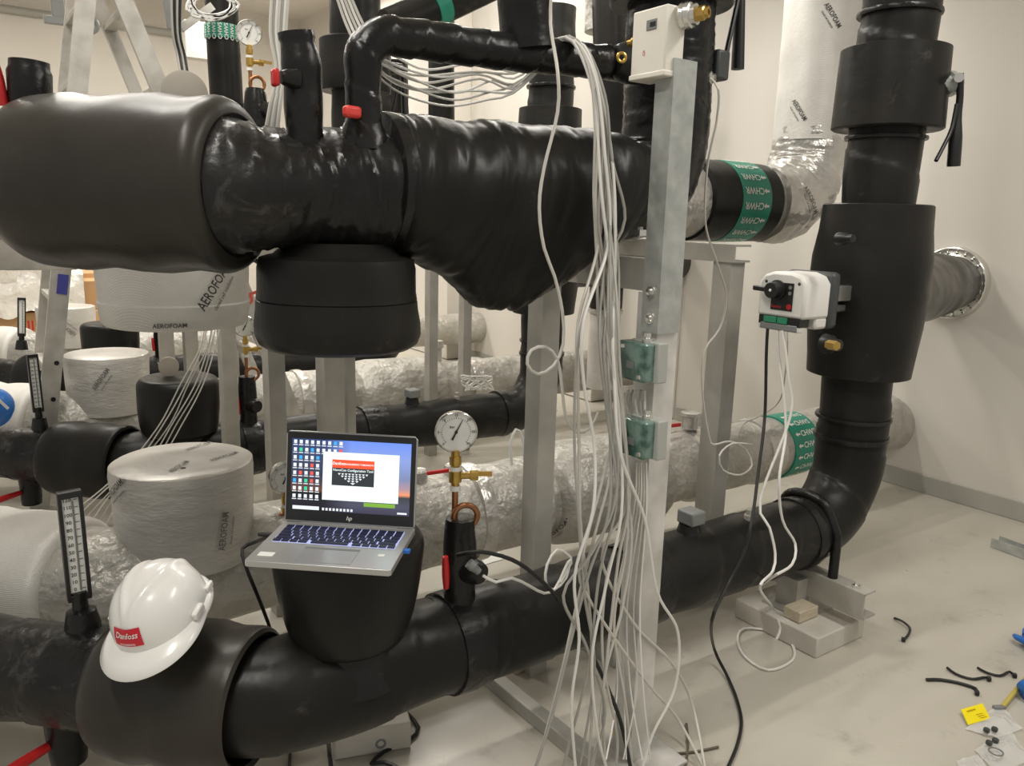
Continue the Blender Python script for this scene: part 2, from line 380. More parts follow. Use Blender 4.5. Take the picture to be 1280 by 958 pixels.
def black_lower(y, label, near=True, ycut=0):
    q = 1.0 if near else 0.5
    seg = 40 if near else 28
    E = V((0.39, y, ZL))
    t = thing('insulated_pipe', label, 'pipe', (0.56, y, 0), 'black lower header pipes')
    st = 0.008 if near else 0.02
    # run: tee, straight length, right-hand elbow, riser
    top = 2.05
    pts = fillet([(0.75, y, ZL), (2.17, y, ZL), (2.17, y, top)], 0.20, st)
    part(t, 'straight_run', MB().sweep(pts, 0.099, seg, 0.006, 7, 0.004, 0.16), RUB)
    part(t, 'tee_body', MB().sweep(fillet([E + DL * 0.10, E, (0.80, y, ZL)], 0.16, st), lambda s, tt: 0.1 + 0.006 * math.sin(PI * s / tt), seg, 0.008, 6, 0.003, 0.2), RUB)
    left = [E + DL * s for s in (0.26, 0.5, 0.75, 1.0, 1.25)]
    part(t, 'left_run', MB().sweep(fillet(left, 0.1, st), 0.094, seg, 0.008, 8, 0.005, 0.13), TAPE)
    # valve cover with the recessed mouth that faces the elbow
    cov = MB().lathe(E + DL * 0.30, -DL, shoulder(0.094, 0.131, 0.29, recess=0.075), 48, 0.003, 6)
    part(t, 'valve_cover', cov, RUBB if near else RUB)
    cz0 = 0.362
    cp = [(0.006, 0.075), (0.0, 0.088), (0.002, 0.099), (0.010, 0.107)] + [(h_ + 0.018, r_) for h_, r_ in cap_stub(cz0 + 0.018, 0.575, 0.110 if near else 0.126, 0.141 if near else 0.138, 0.004)]
    part(t, 'branch_cap', MB().lathe((0.56, y, cz0), (0, 0, 1), cp, 48, 0.004, 6), RUB)
    part(t, 'branch_neck', MB().lathe((0.56, y, 0.29), (0, 0, 1), [(0, 0.112), (0.04, 0.098), (0.07, 0.090), (0.09, 0.088)], 40, 0.004, 9), TAPE)
    tape_ring(t, (0.80, y, ZL), (1, 0, 0), 0.104, 0.07)
    tape_ring(t, (1.94, y, ZL), (1, 0, 0), 0.103, 0.04)
    tape_ring(t, (1.30, y, ZL), (1, 0, 0), 0.104, 0.10)
    # drain stub hanging under the left run, with its lever
    dp = E + DL * 0.41
    part(t, 'drain_stub', MB().lathe(dp + V((0, 0, -0.06)), (0, 0, -1), [(0, 0.04), (0.06, 0.036), (0.10, 0.034), (0.125, 0.033), (0.13, 0.02), (0.131, 0.002)], 24, 0.004, 14), TAPE)
    red_lever(t, dp + V((-0.02, -0.005, -0.135)), dp + V((-0.17, -0.09, -0.15)), 0.011)
    # gauge tap with its lever
    g = V((0.80, y - 0.01, ZL))
    tap = MB().lathe(g + V((0, 0, 0.05)), (0, 0, 1), [(0, 0.036), (0.08, 0.031), (0.12, 0.034), (0.17, 0.034), (0.20, 0.031), (0.225, 0.030), (0.226, 0.012), (0.2262, 0.001)], 24, 0.004, 18)
    tap.lathe(g + V((0.0, 0, 0.17)), (0.3, -1, 0), [(0, 0.028), (0.045, 0.026), (0.06, 0.02), (0.061, 0.001)], 18, 0.003, 20)
    part(t, 'gauge_tap', tap, TAPE)
    red_lever(t, g + V((-0.038, -0.01, 0.135)), g + V((-0.042, -0.012, 0.205)), 0.008)
    # two small sensor heads on top of the run
    sx = 1.49
    sh = MB().lathe((sx, y, ZL + 0.09), (0, 0, 1), [(0, 0.034), (0.02, 0.028), (0.03, 0.026), (0.035, 0.012)], 20)
    part(t, 'sensor_boot', sh, TAPE)
    part(t, 'sensor_head', MB().box((sx, y - 0.005, ZL + 0.141), (0.05, 0.055, 0.036)), GREYP, 'grey box head of a pipe sensor', bevel=0.005)
    part(t, 'thermowell', MB().lathe((1.70, y - 0.02, ZL + 0.09), (0, 0, 1), [(0, 0.013), (0.02, 0.013), (0.021, 0.009), (0.035, 0.009), (0.036, 0.001)], 12), STEEL)
    return t

def black_upper(y, label, near=True, xtop=None):
    seg = 40 if near else 28
    st = 0.008 if near else 0.02
    E = V((0.40, y, ZU))
    t = thing('insulated_pipe', label, 'pipe', (0.56, y, 0.92), 'black upper header pipes')
    tee = fillet([E + DL * 0.10, E, (0.64, y, ZU + 0.005)], 0.14, 0.004 if near else 0.02)
    part(t, 'wrapped_tee', MB().sweep(tee, lambda s, tt: 0.102 + 0.006 * math.sin(s / tt * 9), 56 if near else 28, 0.012, 9, 0.0, 0.1, crease=0.010 if near else 0), TAPE)
    part(t, 'valve_cover', MB().lathe(E + DL * 0.40, -DL, shoulder(0.095, 0.139, 0.385), 56, 0.003, 5), RUBB)
    left = [E + DL * s for s in (0.38, 0.6, 0.9, 1.2)]
    part(t, 'left_run', MB().sweep(fillet(left, 0.1, st), 0.098, seg, 0.006, 7), RUBB)
    sp = E + DL * 0.385
    part(t, 'vent_stub', MB().lathe(sp + V((0, 0, 0.06)), (0.05, 0, 1), [(0, 0.036), (0.05, 0.031), (0.08, 0.032), (0.115, 0.033), (0.122, 0.030), (0.133, 0.030), (0.134, 0.012), (0.134, 0.001)], 28, 0.003, 14), TAPE)
    if near: red_lever(t, sp + V((-0.034, 0, 0.12)), sp + V((-0.046, 0.0, 0.20)), 0.009)
    # hanging stub under the tee
    pr = [(-0.022, 0.085), (-0.002, 0.108), (0, 0.118), (0.004, 0.130), (0.02, 0.134), (0.06, 0.1352), (0.073, 0.1375), (0.0745, 0.1358), (0.076, 0.1378), (0.09, 0.139), (0.115, 0.143), (0.135, 0.143), (0.15, 0.137), (0.158, 0.125), (0.162, 0.10), (0.163, 0.001)]
    part(t, 'hanging_cap', MB().lathe((0.55, y, 1.082), (0, 0, -1), pr, 48, 0.003, 6), RUB)
    # strainer body: round top, egg-shaped pocket below
    X = lambda px, py: PY(px, py, YA)
    tops = [X(475, 141), X(520, 145), X(560, 149), X(650, 153), X(720, 158), X(772, 166), X(806, 185)]
    bots = [X(492, 320), X(520, 331), X(548, 346), X(600, 384), X(640, 391), X(690, 362), X(735, 326), X(775, 296), X(806, 268)]
    def itp(lst, x):
        if x <= lst[0].x: return lst[0].z
        for a, b in zip(lst, lst[1:]):
            if a.x <= x <= b.x:
                u = (x - a.x) / (b.x - a.x); u = u * u * (3 - 2 * u) * 0.35 + u * 0.65
                return a.z + (b.z - a.z) * u
        return lst[-1].z
    x0, x1 = tops[0].x + 0.004, tops[-1].x
    n = 110; sg = 64; vs = []; fs = []
    for i in range(n):
        u = i / (n - 1); x = x0 + (x1 - x0) * u
        zt, zb = itp(tops, x), itp(bots, x)
        r = 0.128 - 0.03 * max(0, (u - 0.7) / 0.3)
        e = 1.0
        if i < 4: e = (0.86, 0.95, 0.99, 1.0)[i]
        cz = zt - r
        for k in range(sg):
            th = 2 * PI * k / sg; c_, s_ = math.cos(th), math.sin(th)
            if c_ >= 0: yy, zz = r * s_, r * c_
            else:
                dp_ = max(r * 0.8, cz - zb); yy = r * s_ * (1 - 0.42 * min(1, max(0, dp_ - r) / 0.12) * (-c_) ** 1.6); zz = dp_ * c_
            p = V((x, y + yy * e, cz + zz * e)); am = 0.007 * noise.noise(p * 7) + 0.002 * math.sin(x * 46 + s_ * .6) - 0.010 * max(0, 0.3 - 2.2 * abs(noise.noise(V((x * 17 - zz * 7, yy * 3, 2.0))))) - 0.007 * max(0, 0.3 - 2.6 * abs(noise.noise(V((x * 34 - zz * 5, yy * 4, 7.0)))))
            vs.append(p + V((0, -s_ * am * 0 + yy / r * am, zz / r * am)))
    for i in range(n - 1):
        for k in range(sg):
            k2 = (k + 1) % sg; fs.append((i * sg + k, i * sg + k2, (i + 1) * sg + k2, (i + 1) * sg + k))
    fs.append(tuple(range(sg - 1, -1, -1))); fs.append(tuple((n - 1) * sg + k for k in range(sg)))
    part(t, 'strainer_cover', MB().add(vs, fs), RUB)
    tape_ring(t, (0.638, y, ZU + 0.018), (1, 0, 0.02), 0.118, 0.03)
    # elbow and riser on the right
    top = 1.66 if near else 2.3
    rp = fillet([(1.10, y, 1.20), (1.315, y, 1.205), (1.31, y, top + 0.4)], 0.13, 0.005 if near else 0.02)
    part(t, 'riser', MB().sweep(rp, 0.094, seg, 0.006, 9, 0.0, 0.1, crease=0.005 if near else 0), TAPE if near else RUB)
    cz = 1.605
    part(t, 'riser_collar', MB().lathe((1.31, y, cz), (0, 0, 1), [(0, 0.097), (0, 0.128), (0.004, 0.131), (0.05, 0.133), (0.18, 0.131), (0.184, 0.127), (0.184, 0.097)], 40, 0.003, 6), RUB)
    lv = MB().sweep(fillet([(1.455, y - 0.02, cz + 0.1), (1.50, y - 0.02, cz + 0.09), (1.508, y - 0.025, cz - 0.105)], 0.02), lambda s, tt: 0.010 + 0.005 * s / tt, 10)
    lv.sweep(fillet([(1.475, y - 0.05, cz + 0.1), (1.47, y - 0.05, cz + 0.07), (1.432, y - 0.055, cz - 0.085)], 0.02), 0.0055, 8)
    part(t, 'valve_lever', lv, BLACK)
    part(t, 'lever_hub', MB().cyl((1.43, y - 0.03, cz + 0.1), (1.485, y - 0.03, cz + 0.1), 0.022), BLACK)
    return t

def foil_lower(y, label, near=True, ws=0.02):
    seg = 40 if near else 24
    t = thing('foil_pipe', label, 'pipe', (0.41, y, 0), 'foil wrapped lower header pipes')
    E = V((0.24, y, ZL))
    part(t, 'tee_body', MB().sweep(fillet([E + DL * 0.25, E, (0.9, y, ZL)], 0.15, 0.02), 0.135, seg, 0.008, 8), FOILJ)
    part(t, 'straight_run', MB().sweep(fillet([(0.85, y, ZL), (1.6, y, ZL), (WX - 0.001, y, ZL)], 0.05, 0.02), lambda s, tt: 0.138 if s < 0.6 else 0.123, seg, 0.007, 8), FOILJ)
    part(t, 'left_run', MB().sweep(fillet([E + DL * 0.3, E + DL * 0.6, E + DL * 0.95], 0.1, 0.02), 0.128, seg, 0.008, 9), FOIL)
    part(t, 'valve_cover', MB().lathe(E + DL * 0.42, -DL, shoulder(0.128, 0.158, 0.34), 40, 0.005, 9), FOILV)
    part(t, 'branch_cap', MB().lathe((0.41, y, 0.33), (0, 0, 1), [(0, 0.156), (0.01, 0.156), (0.05, 0.157), (0.15, 0.159), (0.215, 0.161), (0.235, 0.159), (0.238, 0.154), (0.2395, 0.10), (0.239, 0.001)], 56, 0.004, 9), FOILH)
    part(t, 'thick_cover', MB().lathe((1.48, y, ZL), (1, 0, 0), [(0, 0.125), (0.01, 0.150), (0.03, 0.163), (0.1, 0.168), (0.2, 0.165), (0.33, 0.166), (0.45, 0.163), (0.475, 0.15), (0.485, 0.12)], seg, 0.008, 9), FOILJ)
    part(t, 'joint_band', MB().lathe((1.19, y, ZL), (1, 0, 0), [(0, 0.135), (0.004, 0.146), (0.03, 0.149), (0.045, 0.147), (0.05, 0.135)], seg, 0.006, 14), FOILS)
    part(t, 'joint_band', MB().lathe((2.13, y, ZL), (1, 0, 0), [(0, 0.12), (0.004, 0.132), (0.05, 0.137), (0.11, 0.132), (0.115, 0.12)], seg, 0.006, 14), FOILS)
    part(t, 'joint_band', MB().lathe((2.50, y, ZL), (1, 0, 0), [(0, 0.12), (0.004, 0.129), (0.05, 0.131), (0.09, 0.129), (0.095, 0.12)], seg, 0.005, 14), FOILS)
    return t

def riser_kit(t, y, near=True):
    """collar with lever, actuator sleeve and wall branch on the right-hand riser"""
    x = 2.17; seg = 48 if near else 28
    zc0, zc1 = PY(1112, 163, YA).z, PY(1112, 60, YA).z
    h = zc1 - zc0
    part(t, 'valve_collar', MB().lathe((x, y, zc0), (0, 0, 1), [(0, 0.108), (-0.002, 0.140), (0.002, 0.146), (h * .3, 0.144), (h * .7, 0.141), (h - 0.002, 0.139), (h, 0.134), (h - 0.004, 0.106)], seg, 0.004, 5), RUB)
    z0, z1 = PY(1080, 466, YA).z, PY(1098, 256, YA).z; h = z1 - z0
    part(t, 'riser_sleeve', MB().lathe((x, y, z0), (0, 0, 1), [(0.01, 0.106), (0, 0.138), (0.002, 0.143), (h * .12, 0.148), (h * .3, 0.158), (h * .5, 0.163), (h * .7, 0.160), (h * .85, 0.150), (h - 0.003, 0.146), (h, 0.142), (h - 0.006, 0.106)], seg, 0.005, 5), RUB)
    for zz, hh in ((z0 - 0.13, 0.012), (z0 - 0.19, 0.016), (z1 + 0.18, 0.012), (zc1 + 0.09, 0.014)):
        tape_ring(t, (x, y, zz), (0, 0, 1), 0.1045, hh)
    # lever of the valve in the collar
    if near:
        a = PY(1166, 105, y - 0.02)
        q = lambda px, py: PY(px, py, y - 0.115)
        q2 = lambda px, py: PY(px, py, y - 0.15)
        hub = MB().cyl(q(1166, 106), q(1180, 105), 0.026, 20); hub.cyl(q(1180, 105), q(1187, 105), 0.034, 24); hub.cyl(q(1187, 103), q(1197, 104), 0.020, 12)
        part(t, 'lever_hub', hub, GALV, 'toothed bright metal hub of the valve lever')
        lv = MB().sweep(smooth_path([q2(1200, 92), q2(1200, 120), q2(1197, 150), q2(1194, 180), q2(1192, 208)]), lambda s, tt: 0.009 + 0.008 * min(1, max(0, s / tt - .45) * 4), 12)
        lv.sweep(smooth_path([q2(1196, 130), q2(1190, 160), q2(1181, 180), q2(1170, 201)]), 0.0055, 10)
        part(t, 'valve_lever', lv, BLACK, 'black squeeze lever of the valve')
        part(t, 'lever_bolt', MB().cyl(PY(1198, 97, y - 0.145), PY(1199, 97, y - 0.175), 0.012, 10), CHROME)
    # branch into the wall
    fl = V((WX, y + 0.422, 0.94)); a = V((x, y, 0.955)); d = (V((WX, fl.y, fl.z)) - a)
    L = d.length; dn = d.normalized()
    part(t, 'wall_branch', MB().lathe(a, d, [(0.1, 0.11), (L - 0.62, 0.118), (L - 0.50, 0.116), (L - 0.48, 0.122), (L - 0.33, 0.121), (L - 0.31, 0.116), (L - 0.002, 0.112)], 36, 0.006, 10), RUBB)
    part(t, 'wall_sleeve', MB().lathe((WX - 0.002, fl.y, fl.z), (-1, 0, 0), [(0, 0.118), (0.0, 0.150), (0.035, 0.150), (0.037, 0.146), (0.022, 0.142), (0.024, 0.122), (0.03, 0.112)], 40, 0, cap1=False), CHROME, 'bright crimped foil collar where the branch enters the wall')
    bm = MB()
    for k in range(22):
        th = 2 * PI * k / 22
        for rr in (0.1275, 0.137): bm.lathe((WX - 0.022, fl.y + rr * math.cos(th + rr * 60), fl.z + rr * math.sin(th + rr * 60)), (-1, 0, 0), [(0, 0.008), (0.006, 0.0065), (0.009, 0.001)], 8)
    part(t, 'crimps', bm, CHROME)
    return z0, z1

# row A ---------------------------------------------------------------
LA = black_lower(YA, 'nearest low black insulated pipe under the laptop, ending in the tall right riser')
zs0, zs1 = riser_kit(LA, YA)
bx = 2.17
for px, py, r in ((1057, 299, 0.011), (1040, 431, 0.017)):
    p = PY(px, py, YA - 0.138); sl = MB()
    sl.lathe(p + V((0, 0.02, 0)), (-0.15, -1, 0.05), [(0, r * 1.5), (0.02, r * 1.4), (0.028, r), (0.045, r * .9), (0.046, 0.001)], 12)
    part(LA, 'test_plug', sl, BLACK)
part(LA, 'brass_plug', MB().lathe(PY(1042, 432, YA - 0.17), (-0.3, -1, 0.05), [(-0.02, 0.012), (0.012, 0.012), (0.013, 0.001)], 6), BRASS, 'small brass test plug in the sleeve')
ub = MB().sweep(fillet([(1.985, YA - 0.107, 0.15), (1.985, YA - 0.107, 0.30), (1.985, YA - 0.06, 0.385), (1.985, YA, 0.393), (1.985, YA + 0.06, 0.385), (1.985, YA + 0.107, 0.30), (1.985, YA + 0.107, 0.15)], 0.05), 0.014, 10)
part(LA, 'strap', ub, TAPE)
UA = black_upper(YA, 'nearest high black insulated pipe with the big bulging valve cover and the drooping strainer bag')
tm = MB().sweep(smooth_path([(0.483, YA - 0.03, 1.26), (0.484, YA - 0.03, 1.34), (0.481, YA - 0.03, 1.38), (0.474, YA - 0.03, 1.428)], 0.006), lambda s, t: 0.0275 + 0.0025 * math.sin(s * 30) + (0.003 if s / t > .93 else 0) + 0.006 * math.exp(-((s - .12) / .025) ** 2), 32, 0.003, 20)
part(UA, 'vent_stub', tm, TAPE)
part(UA, 'stub_boss', MB().lathe(PY(356, 97, YA - 0.05), (-1, -0.1, 0), [(-0.02, 0.017), (0.0, 0.013), (0.006, 0.010), (0.007, 0.001)], 16, 0.002, 30), TAPE)
part(UA, 'valve_handle', MB().box(PY(344, 97, YA - 0.055), (0.010, 0.02, 0.026)), RED, 'red plastic valve handle on the short vent stub', bevel=0.004)

# the thin looping pipe above the strainer
y = YA - 0.045
q = lambda px, py, yy=y: PY(px, py, yy)
T = thing('balancing_pipe', 'thin black wrapped pipe looping up from the tee and over the strainer bag', 'pipe', q(452, 165))
lp = fillet([q(455, 178), q(452, 40), q(620, 63), q(720, 74), q(800, 84, YA - 0.02)], 0.055, 0.005)
part(T, 'loop', MB().sweep(lp, lambda s, t: 0.029 + 0.004 * min(1, s / t * 2), 36, 0.003, 16, 0.003, 0.06), TAPE)
part(T, 'base_wrap', MB().lathe(q(455, 172), (0, 0, 1), [(-0.02, 0.042), (0.0, 0.040), (0.02, 0.032), (0.03, 0.028)], 24, 0.006, 25), TAPE)
part(T, 'end_cup', MB().lathe(q(768, 76, YA - 0.055), (1, -0.1, 0), [(0, 0.028), (0.015, 0.036), (0.03, 0.040), (0.07, 0.038), (0.075, 0.03)], 28, 0.003, 25), BLACK)
pl = q(777, 72, YA - 0.095)
part(T, 'brass_plug', MB().torus(pl, (-0.4, -1, 0), 0.008, 0.0035, 16, 8), BRASS, 'tiny brass ring set in the black cup')
part(T, 'riser_tee', MB().sweep([q(660, 62), q(655, 10), q(650, -60), q(645, -140)], lambda s, t: 0.05 + 0.004 * math.sin(s * 40), 32, 0.008, 14, crease=0.006), TAPE)
part(T, 'valve_handle', MB().box(q(440, 140, y - 0.045), (0.030, 0.016, 0.018), Matrix.Rotation(0.25, 3, 'Z')), REDH, 'bright red stubby valve handle at the foot of the loop', bevel=0.005)
part(T, 'handle_stem', MB().cyl(q(440, 140, y - 0.04), q(446, 141, y), 0.008), BRASS)

# row B (foil) --------------------------------------------------------
LB = foil_lower(YB, 'nearest low foil wrapped pipe lying just behind the laptop, marked with the lower green band')
AX = V((1, 0, 0)); REF = V((0, -1, 0))
def stamps_pipe(t, x, y, z, r, ang, size, phi, m=INK): stamp(t, (x, y, z), AX, 0, ang, r + 0.003, size, phi, m, REF)
def band(t, x, y, z, r, wd, txt, flip=False):
    g = MB().lathe((x - wd / 2, y, z), AX, [(0, r - 0.004), (0.001, r + 0.001), (wd - 0.001, r + 0.001), (wd, r - 0.004)], 40)
    part(t, 'marking_band', g, GREEN, 'green marking band with white lettering')
    for k in range(-4, 5):
        tx = MB()
        a = k * 0.36 + 0.1
        ph = PI / 2 if not flip else -PI / 2
        tx.wtext(txt, (x, y, z), AX, REF, 0.016 * (1 if not flip else -1), a, r + 0.003, 0.033, ph, 0.95)
        s = 1 if not flip else -1
        c = -0.047 if not flip else 0.047
        uv = [(-0.016, 0), (-0.004, 0.010), (-0.004, 0.004), (0.012, 0.004), (0.012, -0.004), (-0.004, -0.004), (-0.004, -0.010)]
        tx.wrap(uv, [(0, 1, 2, 3, 4, 5, 6)], (x, y, z), AX, REF, c, a, r + 0.003, PI / 2)
        part(t, 'band_lettering', tx, PAPER, smooth=False)
band(LB, 2.715, YB, ZL, 0.128, 0.16, 'CHWS')
stamp(LB, (0.41, YB, 0.33), (0, 0, 1), 0.205, -0.62, 0.1655, 0.022, 0.7)
stamp(LB, (0.41, YB, 0.33), (0, 0, 1), 0.10, 0.95, 0.164, 0.024, 1.4, INKG)
for (dx, dy, a) in ((0.06, 0.09, 0.6), (-0.02, -0.06, 0.9), (0.09, -0.03, 0.5)):
    tp = MB().text(FOAMTXT, (0.41 + dx, YB + dy, 0.5715), (math.cos(a), math.sin(a), 0), (-math.sin(a), math.cos(a), 0), 0.022, sx=0.72)
    part(LB, 'printed_stamp', tp, INKG, smooth=False)
part(LB, 'lid_hole', MB().cyl((0.395, YB - 0.075, 0.569), (0.395, YB - 0.075, 0.5705), 0.006), INK)
stamps_pipe(LB, 1.14, YB, ZL, 0.142, 0.62, 0.036, 0.95)
stamps_pipe(LB, 0.86, YB, ZL, 0.141, 0.25, 0.034, 0.95)
stamps_pipe(LB, 1.46, YB, ZL, 0.142, 0.5, 0.034, 2.4)
stamps_pipe(LB, 0.66, YB, ZL, 0.141, -0.3, 0.034, -0.6)
t = LB
cl = PX(648, 560, 1.22)
part(t, 'pull_loop', MB().sweep(smooth_path([PY(640, 582, YB - 0.05), PY(638, 556, YB - 0.05), PY(645, 537, YB - 0.05), PY(653, 548, YB - .05), PY(656, 584, YB - .05)]), 0.0045, 8), WCAB2, 'white cord loop sticking up')

UB = thing('foil_pipe', 'high foil wrapped pipe with a green band, turning upward left of the tall black riser', 'pipe', (2.3, YB, 1.1), 'foil wrapped upper header pipes')
ZB = 1.235
fp = fillet([(0.5, YB, ZB - .03), (2.71, YB, ZB), (2.71, YB, 2.6)], 0.22, 0.012)
part(UB, 'elbow_and_riser', MB().sweep(fp, lambda s, t: 0.118 + 0.012 * min(1, max(0, (s - 1.9) / .5)), 44, 0.008, 9), FOILJ)
part(UB, 'elbow_wrap', MB().sweep(fillet([(2.45, YB, ZB), (2.71, YB, ZB), (2.71, YB, 1.52)], 0.2, 0.008), lambda s, t: 0.136 + 0.004 * math.sin(s / t * PI), 48, 0.010, 15, crease=0.008), FOILS)
part(UB, 'riser_jacket', MB().sweep([(2.71, YB, 1.47 + .015 * k) for k in range(70)], 0.138, 44, 0.004, 6), FOILV)
part(UB, 'black_ring', MB().lathe((2.06, YB, ZB), AX, [(0, 0.112), (0.002, 0.137), (0.35, 0.137), (0.352, 0.112)], 44), RUB)
band(UB, 2.265, YB, ZB, 0.138, 0.15, 'CHWR', True)
part(UB, 'end_flange', MB().lathe((1.93, YB, ZB), AX, [(0, 0.10), (0.002, 0.135), (0.04, 0.137), (0.045, 0.12), (0.13, 0.118)], 40, 0.004, 16), FOILS)
stamp(UB, (2.71, YB, 1.5), (0, 0, 1), 0.07, -0.35, 0.142, 0.023, -0.95, ref=(-0.81, -0.58, 0))
stamp(UB, (2.71, YB, 1.5), (0, 0, 1), 0.385, 0.25, 0.142, 0.025, -0.95, ref=(-0.81, -0.58, 0))
stamp(UB, (2.55, YB, ZB), AX, 0.0, -0.1, 0.148, 0.03, 0.6, ref=REF)
# hanging foil cap under the upper foil run, and the foil valve beyond it
zt, zb = 1.15, PY(215, 409, YB - 0.05).z
hc = MB().lathe((0.415, YB, zt), (0, 0, -1), [(0, 0.15), (0.03, 0.168), (0.1, 0.165), (zt - zb - 0.058, 0.160), (zt - zb - 0.054, 0.163), (zt - zb - 0.010, 0.157), (zt - zb - .002, 0.150), (zt - zb, 0.142), (zt - zb + 0.002, 0.001)], 56, 0.003, 7)
part(UB, 'hanging_cap', hc, FOILV)
stamp(UB, (0.415, YB, zt), (0, 0, 1), PY(278, 357, YB - 0.15).z - zt, 0.93, 0.170, 0.031, 0.95)
part(UB, 'cap_print', MB().wtext('AEROFOAM', (0.415, YB, zt), (0, 0, 1), (-.6, -.8, 0), zb - zt + 0.016, 0.35, 0.163, 0.013, 0.02), INK, smooth=False)
EU = V((0.26, YB, ZB - .03))
part(UB, 'left_run', MB().sweep([EU + DL * s for s in (0, 0.3, 0.6, 0.9)], 0.13, 32, 0.006, 8), FOIL)

# rows C to F ---------------------------------------------------------
LC = black_lower(YC, 'second low black insulated pipe, seen behind the round foil cap at the left', False)
riser_kit(LC, YC, False)
UC = black_upper(YC, 'second high black insulated pipe, its riser collar seen behind the thin looping pipe', False)
LD = foil_lower(YD, 'second low foil wrapped pipe, its round cap standing behind the second black valve cover', False)
stamp(LD, (0.41, YD, 0.33), (0, 0, 1), 0.16, 0.35, 0.165, 0.026, 0.95, INKG)
stamps_pipe(LD, 2.62, YD, ZL, 0.127, 0.55, 0.04, 2.5)
LE = black_lower(YE, 'third low black insulated pipe, far back beside the ladder foot', False)
LF = foil_lower(YF, 'farthest low foil wrapped pipe, its cap standing in front of the cardboard boxes', False)
stamp(LF, (0.41, YF, 0.33), (0, 0, 1), 0.12, 0.55, 0.165, 0.03, 2.4, INKG)

for o_, dx in ((LC, 0.06), (LD, 0.08), (LE, 0.08), (LF, 0.13)): o_.location.x += dx

# ------------------------------------------------------------------ steel frames
def post(t, x, y, z0, z1, wx, wy, m=STEEL, nm='post'):
    """open channel post: web facing -x, two flanges running back"""
    mb = MB(); th = 0.006
    mb.prism([(-wx / 2, -wy / 2), (wx / 2, -wy / 2), (wx / 2, -wy / 2 + th), (-wx / 2 + th, -wy / 2 + th), (-wx / 2 + th, wy / 2 - th), (wx / 2, wy / 2 - th), (wx / 2, wy / 2), (-wx / 2, wy / 2)], (x, y, z0), (1, 0, 0), (0, 1, 0), (0, 0, 1), z1 - z0)
    return part(t, nm, mb, m, smooth=False)
def beam(t, x, y0, y1, z0, z1, wd, m=STEEL):
    mb = MB(); h = z1 - z0; th = 0.006
    mb.prism([(-wd / 2, 0), (wd / 2, 0), (wd / 2, th), (-wd / 2 + th, th), (-wd / 2 + th, h - th), (wd / 2, h - th), (wd / 2, h), (-wd / 2, h)], (x, y0, z0), (1, 0, 0), (0, 0, 1), (0, 1, 0), y1 - y0)
    return part(t, 'beam', mb, m, smooth=False)
T = thing('pipe_trestle', 'pale steel pipe frame in front, two channel posts joined by a beam under the strainer', 'trestle', (1.15, 1.3, 0))
post(T, 1.127, 1.118, 0.0, 1.02, 0.056, 0.058, STEELW); post(T, 1.15, 1.517, 0.0, 1.02, 0.052, 0.058)
beam(T, 1.15, 1.15, 1.56, 1.02, 1.083, 0.056)
part(T, 'base_plate', MB().box((1.13, 1.115, 0.006), (0.17, 0.17, 0.012)), STEELW, bevel=0.002)
c0 = PX(845, 80, 1.10)
gx, gy = 1.103, 1.108
ang = MB().prism([(0, 0), (0.058, 0.0), (0.058, 0.006), (0.006, 0.006), (0.006, 0.046), (0, 0.046)], (gx - 0.011, gy - 0.026, 0.945), (1, 0, 0), (0, 1, 0), (0, 0, 1), 1.442 - 0.945)
an = part(T, 'galvanised_angle', ang, GALV, 'galvanised angle extending the front post', smooth=False)
for px, py in ((814, 365), (813, 398)):
    b = MB().lathe(PX(px, py, gx - 0.011), (-1, 0, 0), [(0, 0.011), (0.003, 0.011), (0.003, 0.007), (0.009, 0.006), (0.010, 0.001)], 12)
    part(an, 'bolt', b, CHROME)
part(T, 'floor_strut', MB().bar((1.02, 1.60, 0.018), (1.035, 1.02, 0.018), 0.036, 0.036), STEEL, 'grey strut lying along the floor', bevel=0.003)
part(T, 'hanger_clip', MB().box(PX(800, 291, 1.15), (0.03, 0.03, 0.012)).cyl(PX(800, 284, 1.15), PX(800, 297, 1.15), 0.006, 8), CHROME)

T = thing('pipe_trestle', 'pale steel frame carrying the green banded foil pipe, behind the grey actuator cables', 'trestle', (1.84, 1.95, 0))
post(T, 1.84, 1.555, 0.0, 1.05, 0.058, 0.066); post(T, 1.84, 2.45, 0.0, 1.05, 0.058, 0.066)
beam(T, 1.84, 1.51, 2.50, 1.05, 1.10, 0.07)
T = thing('pipe_trestle', 'pale steel frame left of the laptop, its narrow post rising to the hanging cap', 'trestle', (0.70, 2.15, 0))
post(T, 0.706, 2.16, 0.0, 1.03, 0.046, 0.054); post(T, 0.706, 2.62, 0, 1.03, 0.046, 0.054)
beam(T, 0.70, 1.62, 2.68, 1.03, 1.078, 0.05)
T = thing('pipe_trestle', 'broad pale steel post rising behind the laptop screen', 'trestle', (0, 0, 0))
p = PY(413, 500, 2.45); T.location = (p.x, p.y, 0)
post(T, p.x, p.y, 0, 1.05, 0.068, 0.076); post(T, p.x + 0.09, p.y + 0.06, 0, 1.05, 0.03, 0.05)
beam(T, p.x, p.y - 0.1, p.y + 0.5, 1.05, 1.09, 0.06)
T = thing('pipe_trestle', 'pale slim steel posts standing behind the second black pipe, under the strainer bag', 'trestle', (1.4, 3.35, 0))
for px in (539, 581):
    p = PY(px, 430, 3.35); post(T, p.x, p.y, 0, 1.05, 0.045, 0.05)
a, b = PY(539, 430, 3.35), PY(581, 430, 3.35)
part(T, 'beam', MB().box(((a.x + b.x) / 2, 3.35, 1.08), (b.x - a.x + 0.12, 0.05, 0.06)), STEEL, smooth=False)
T = thing('pipe_trestle', 'pale slim steel posts at the far left behind the hanging foil cap', 'trestle', (0.9, 4.08, 0))
xs = []
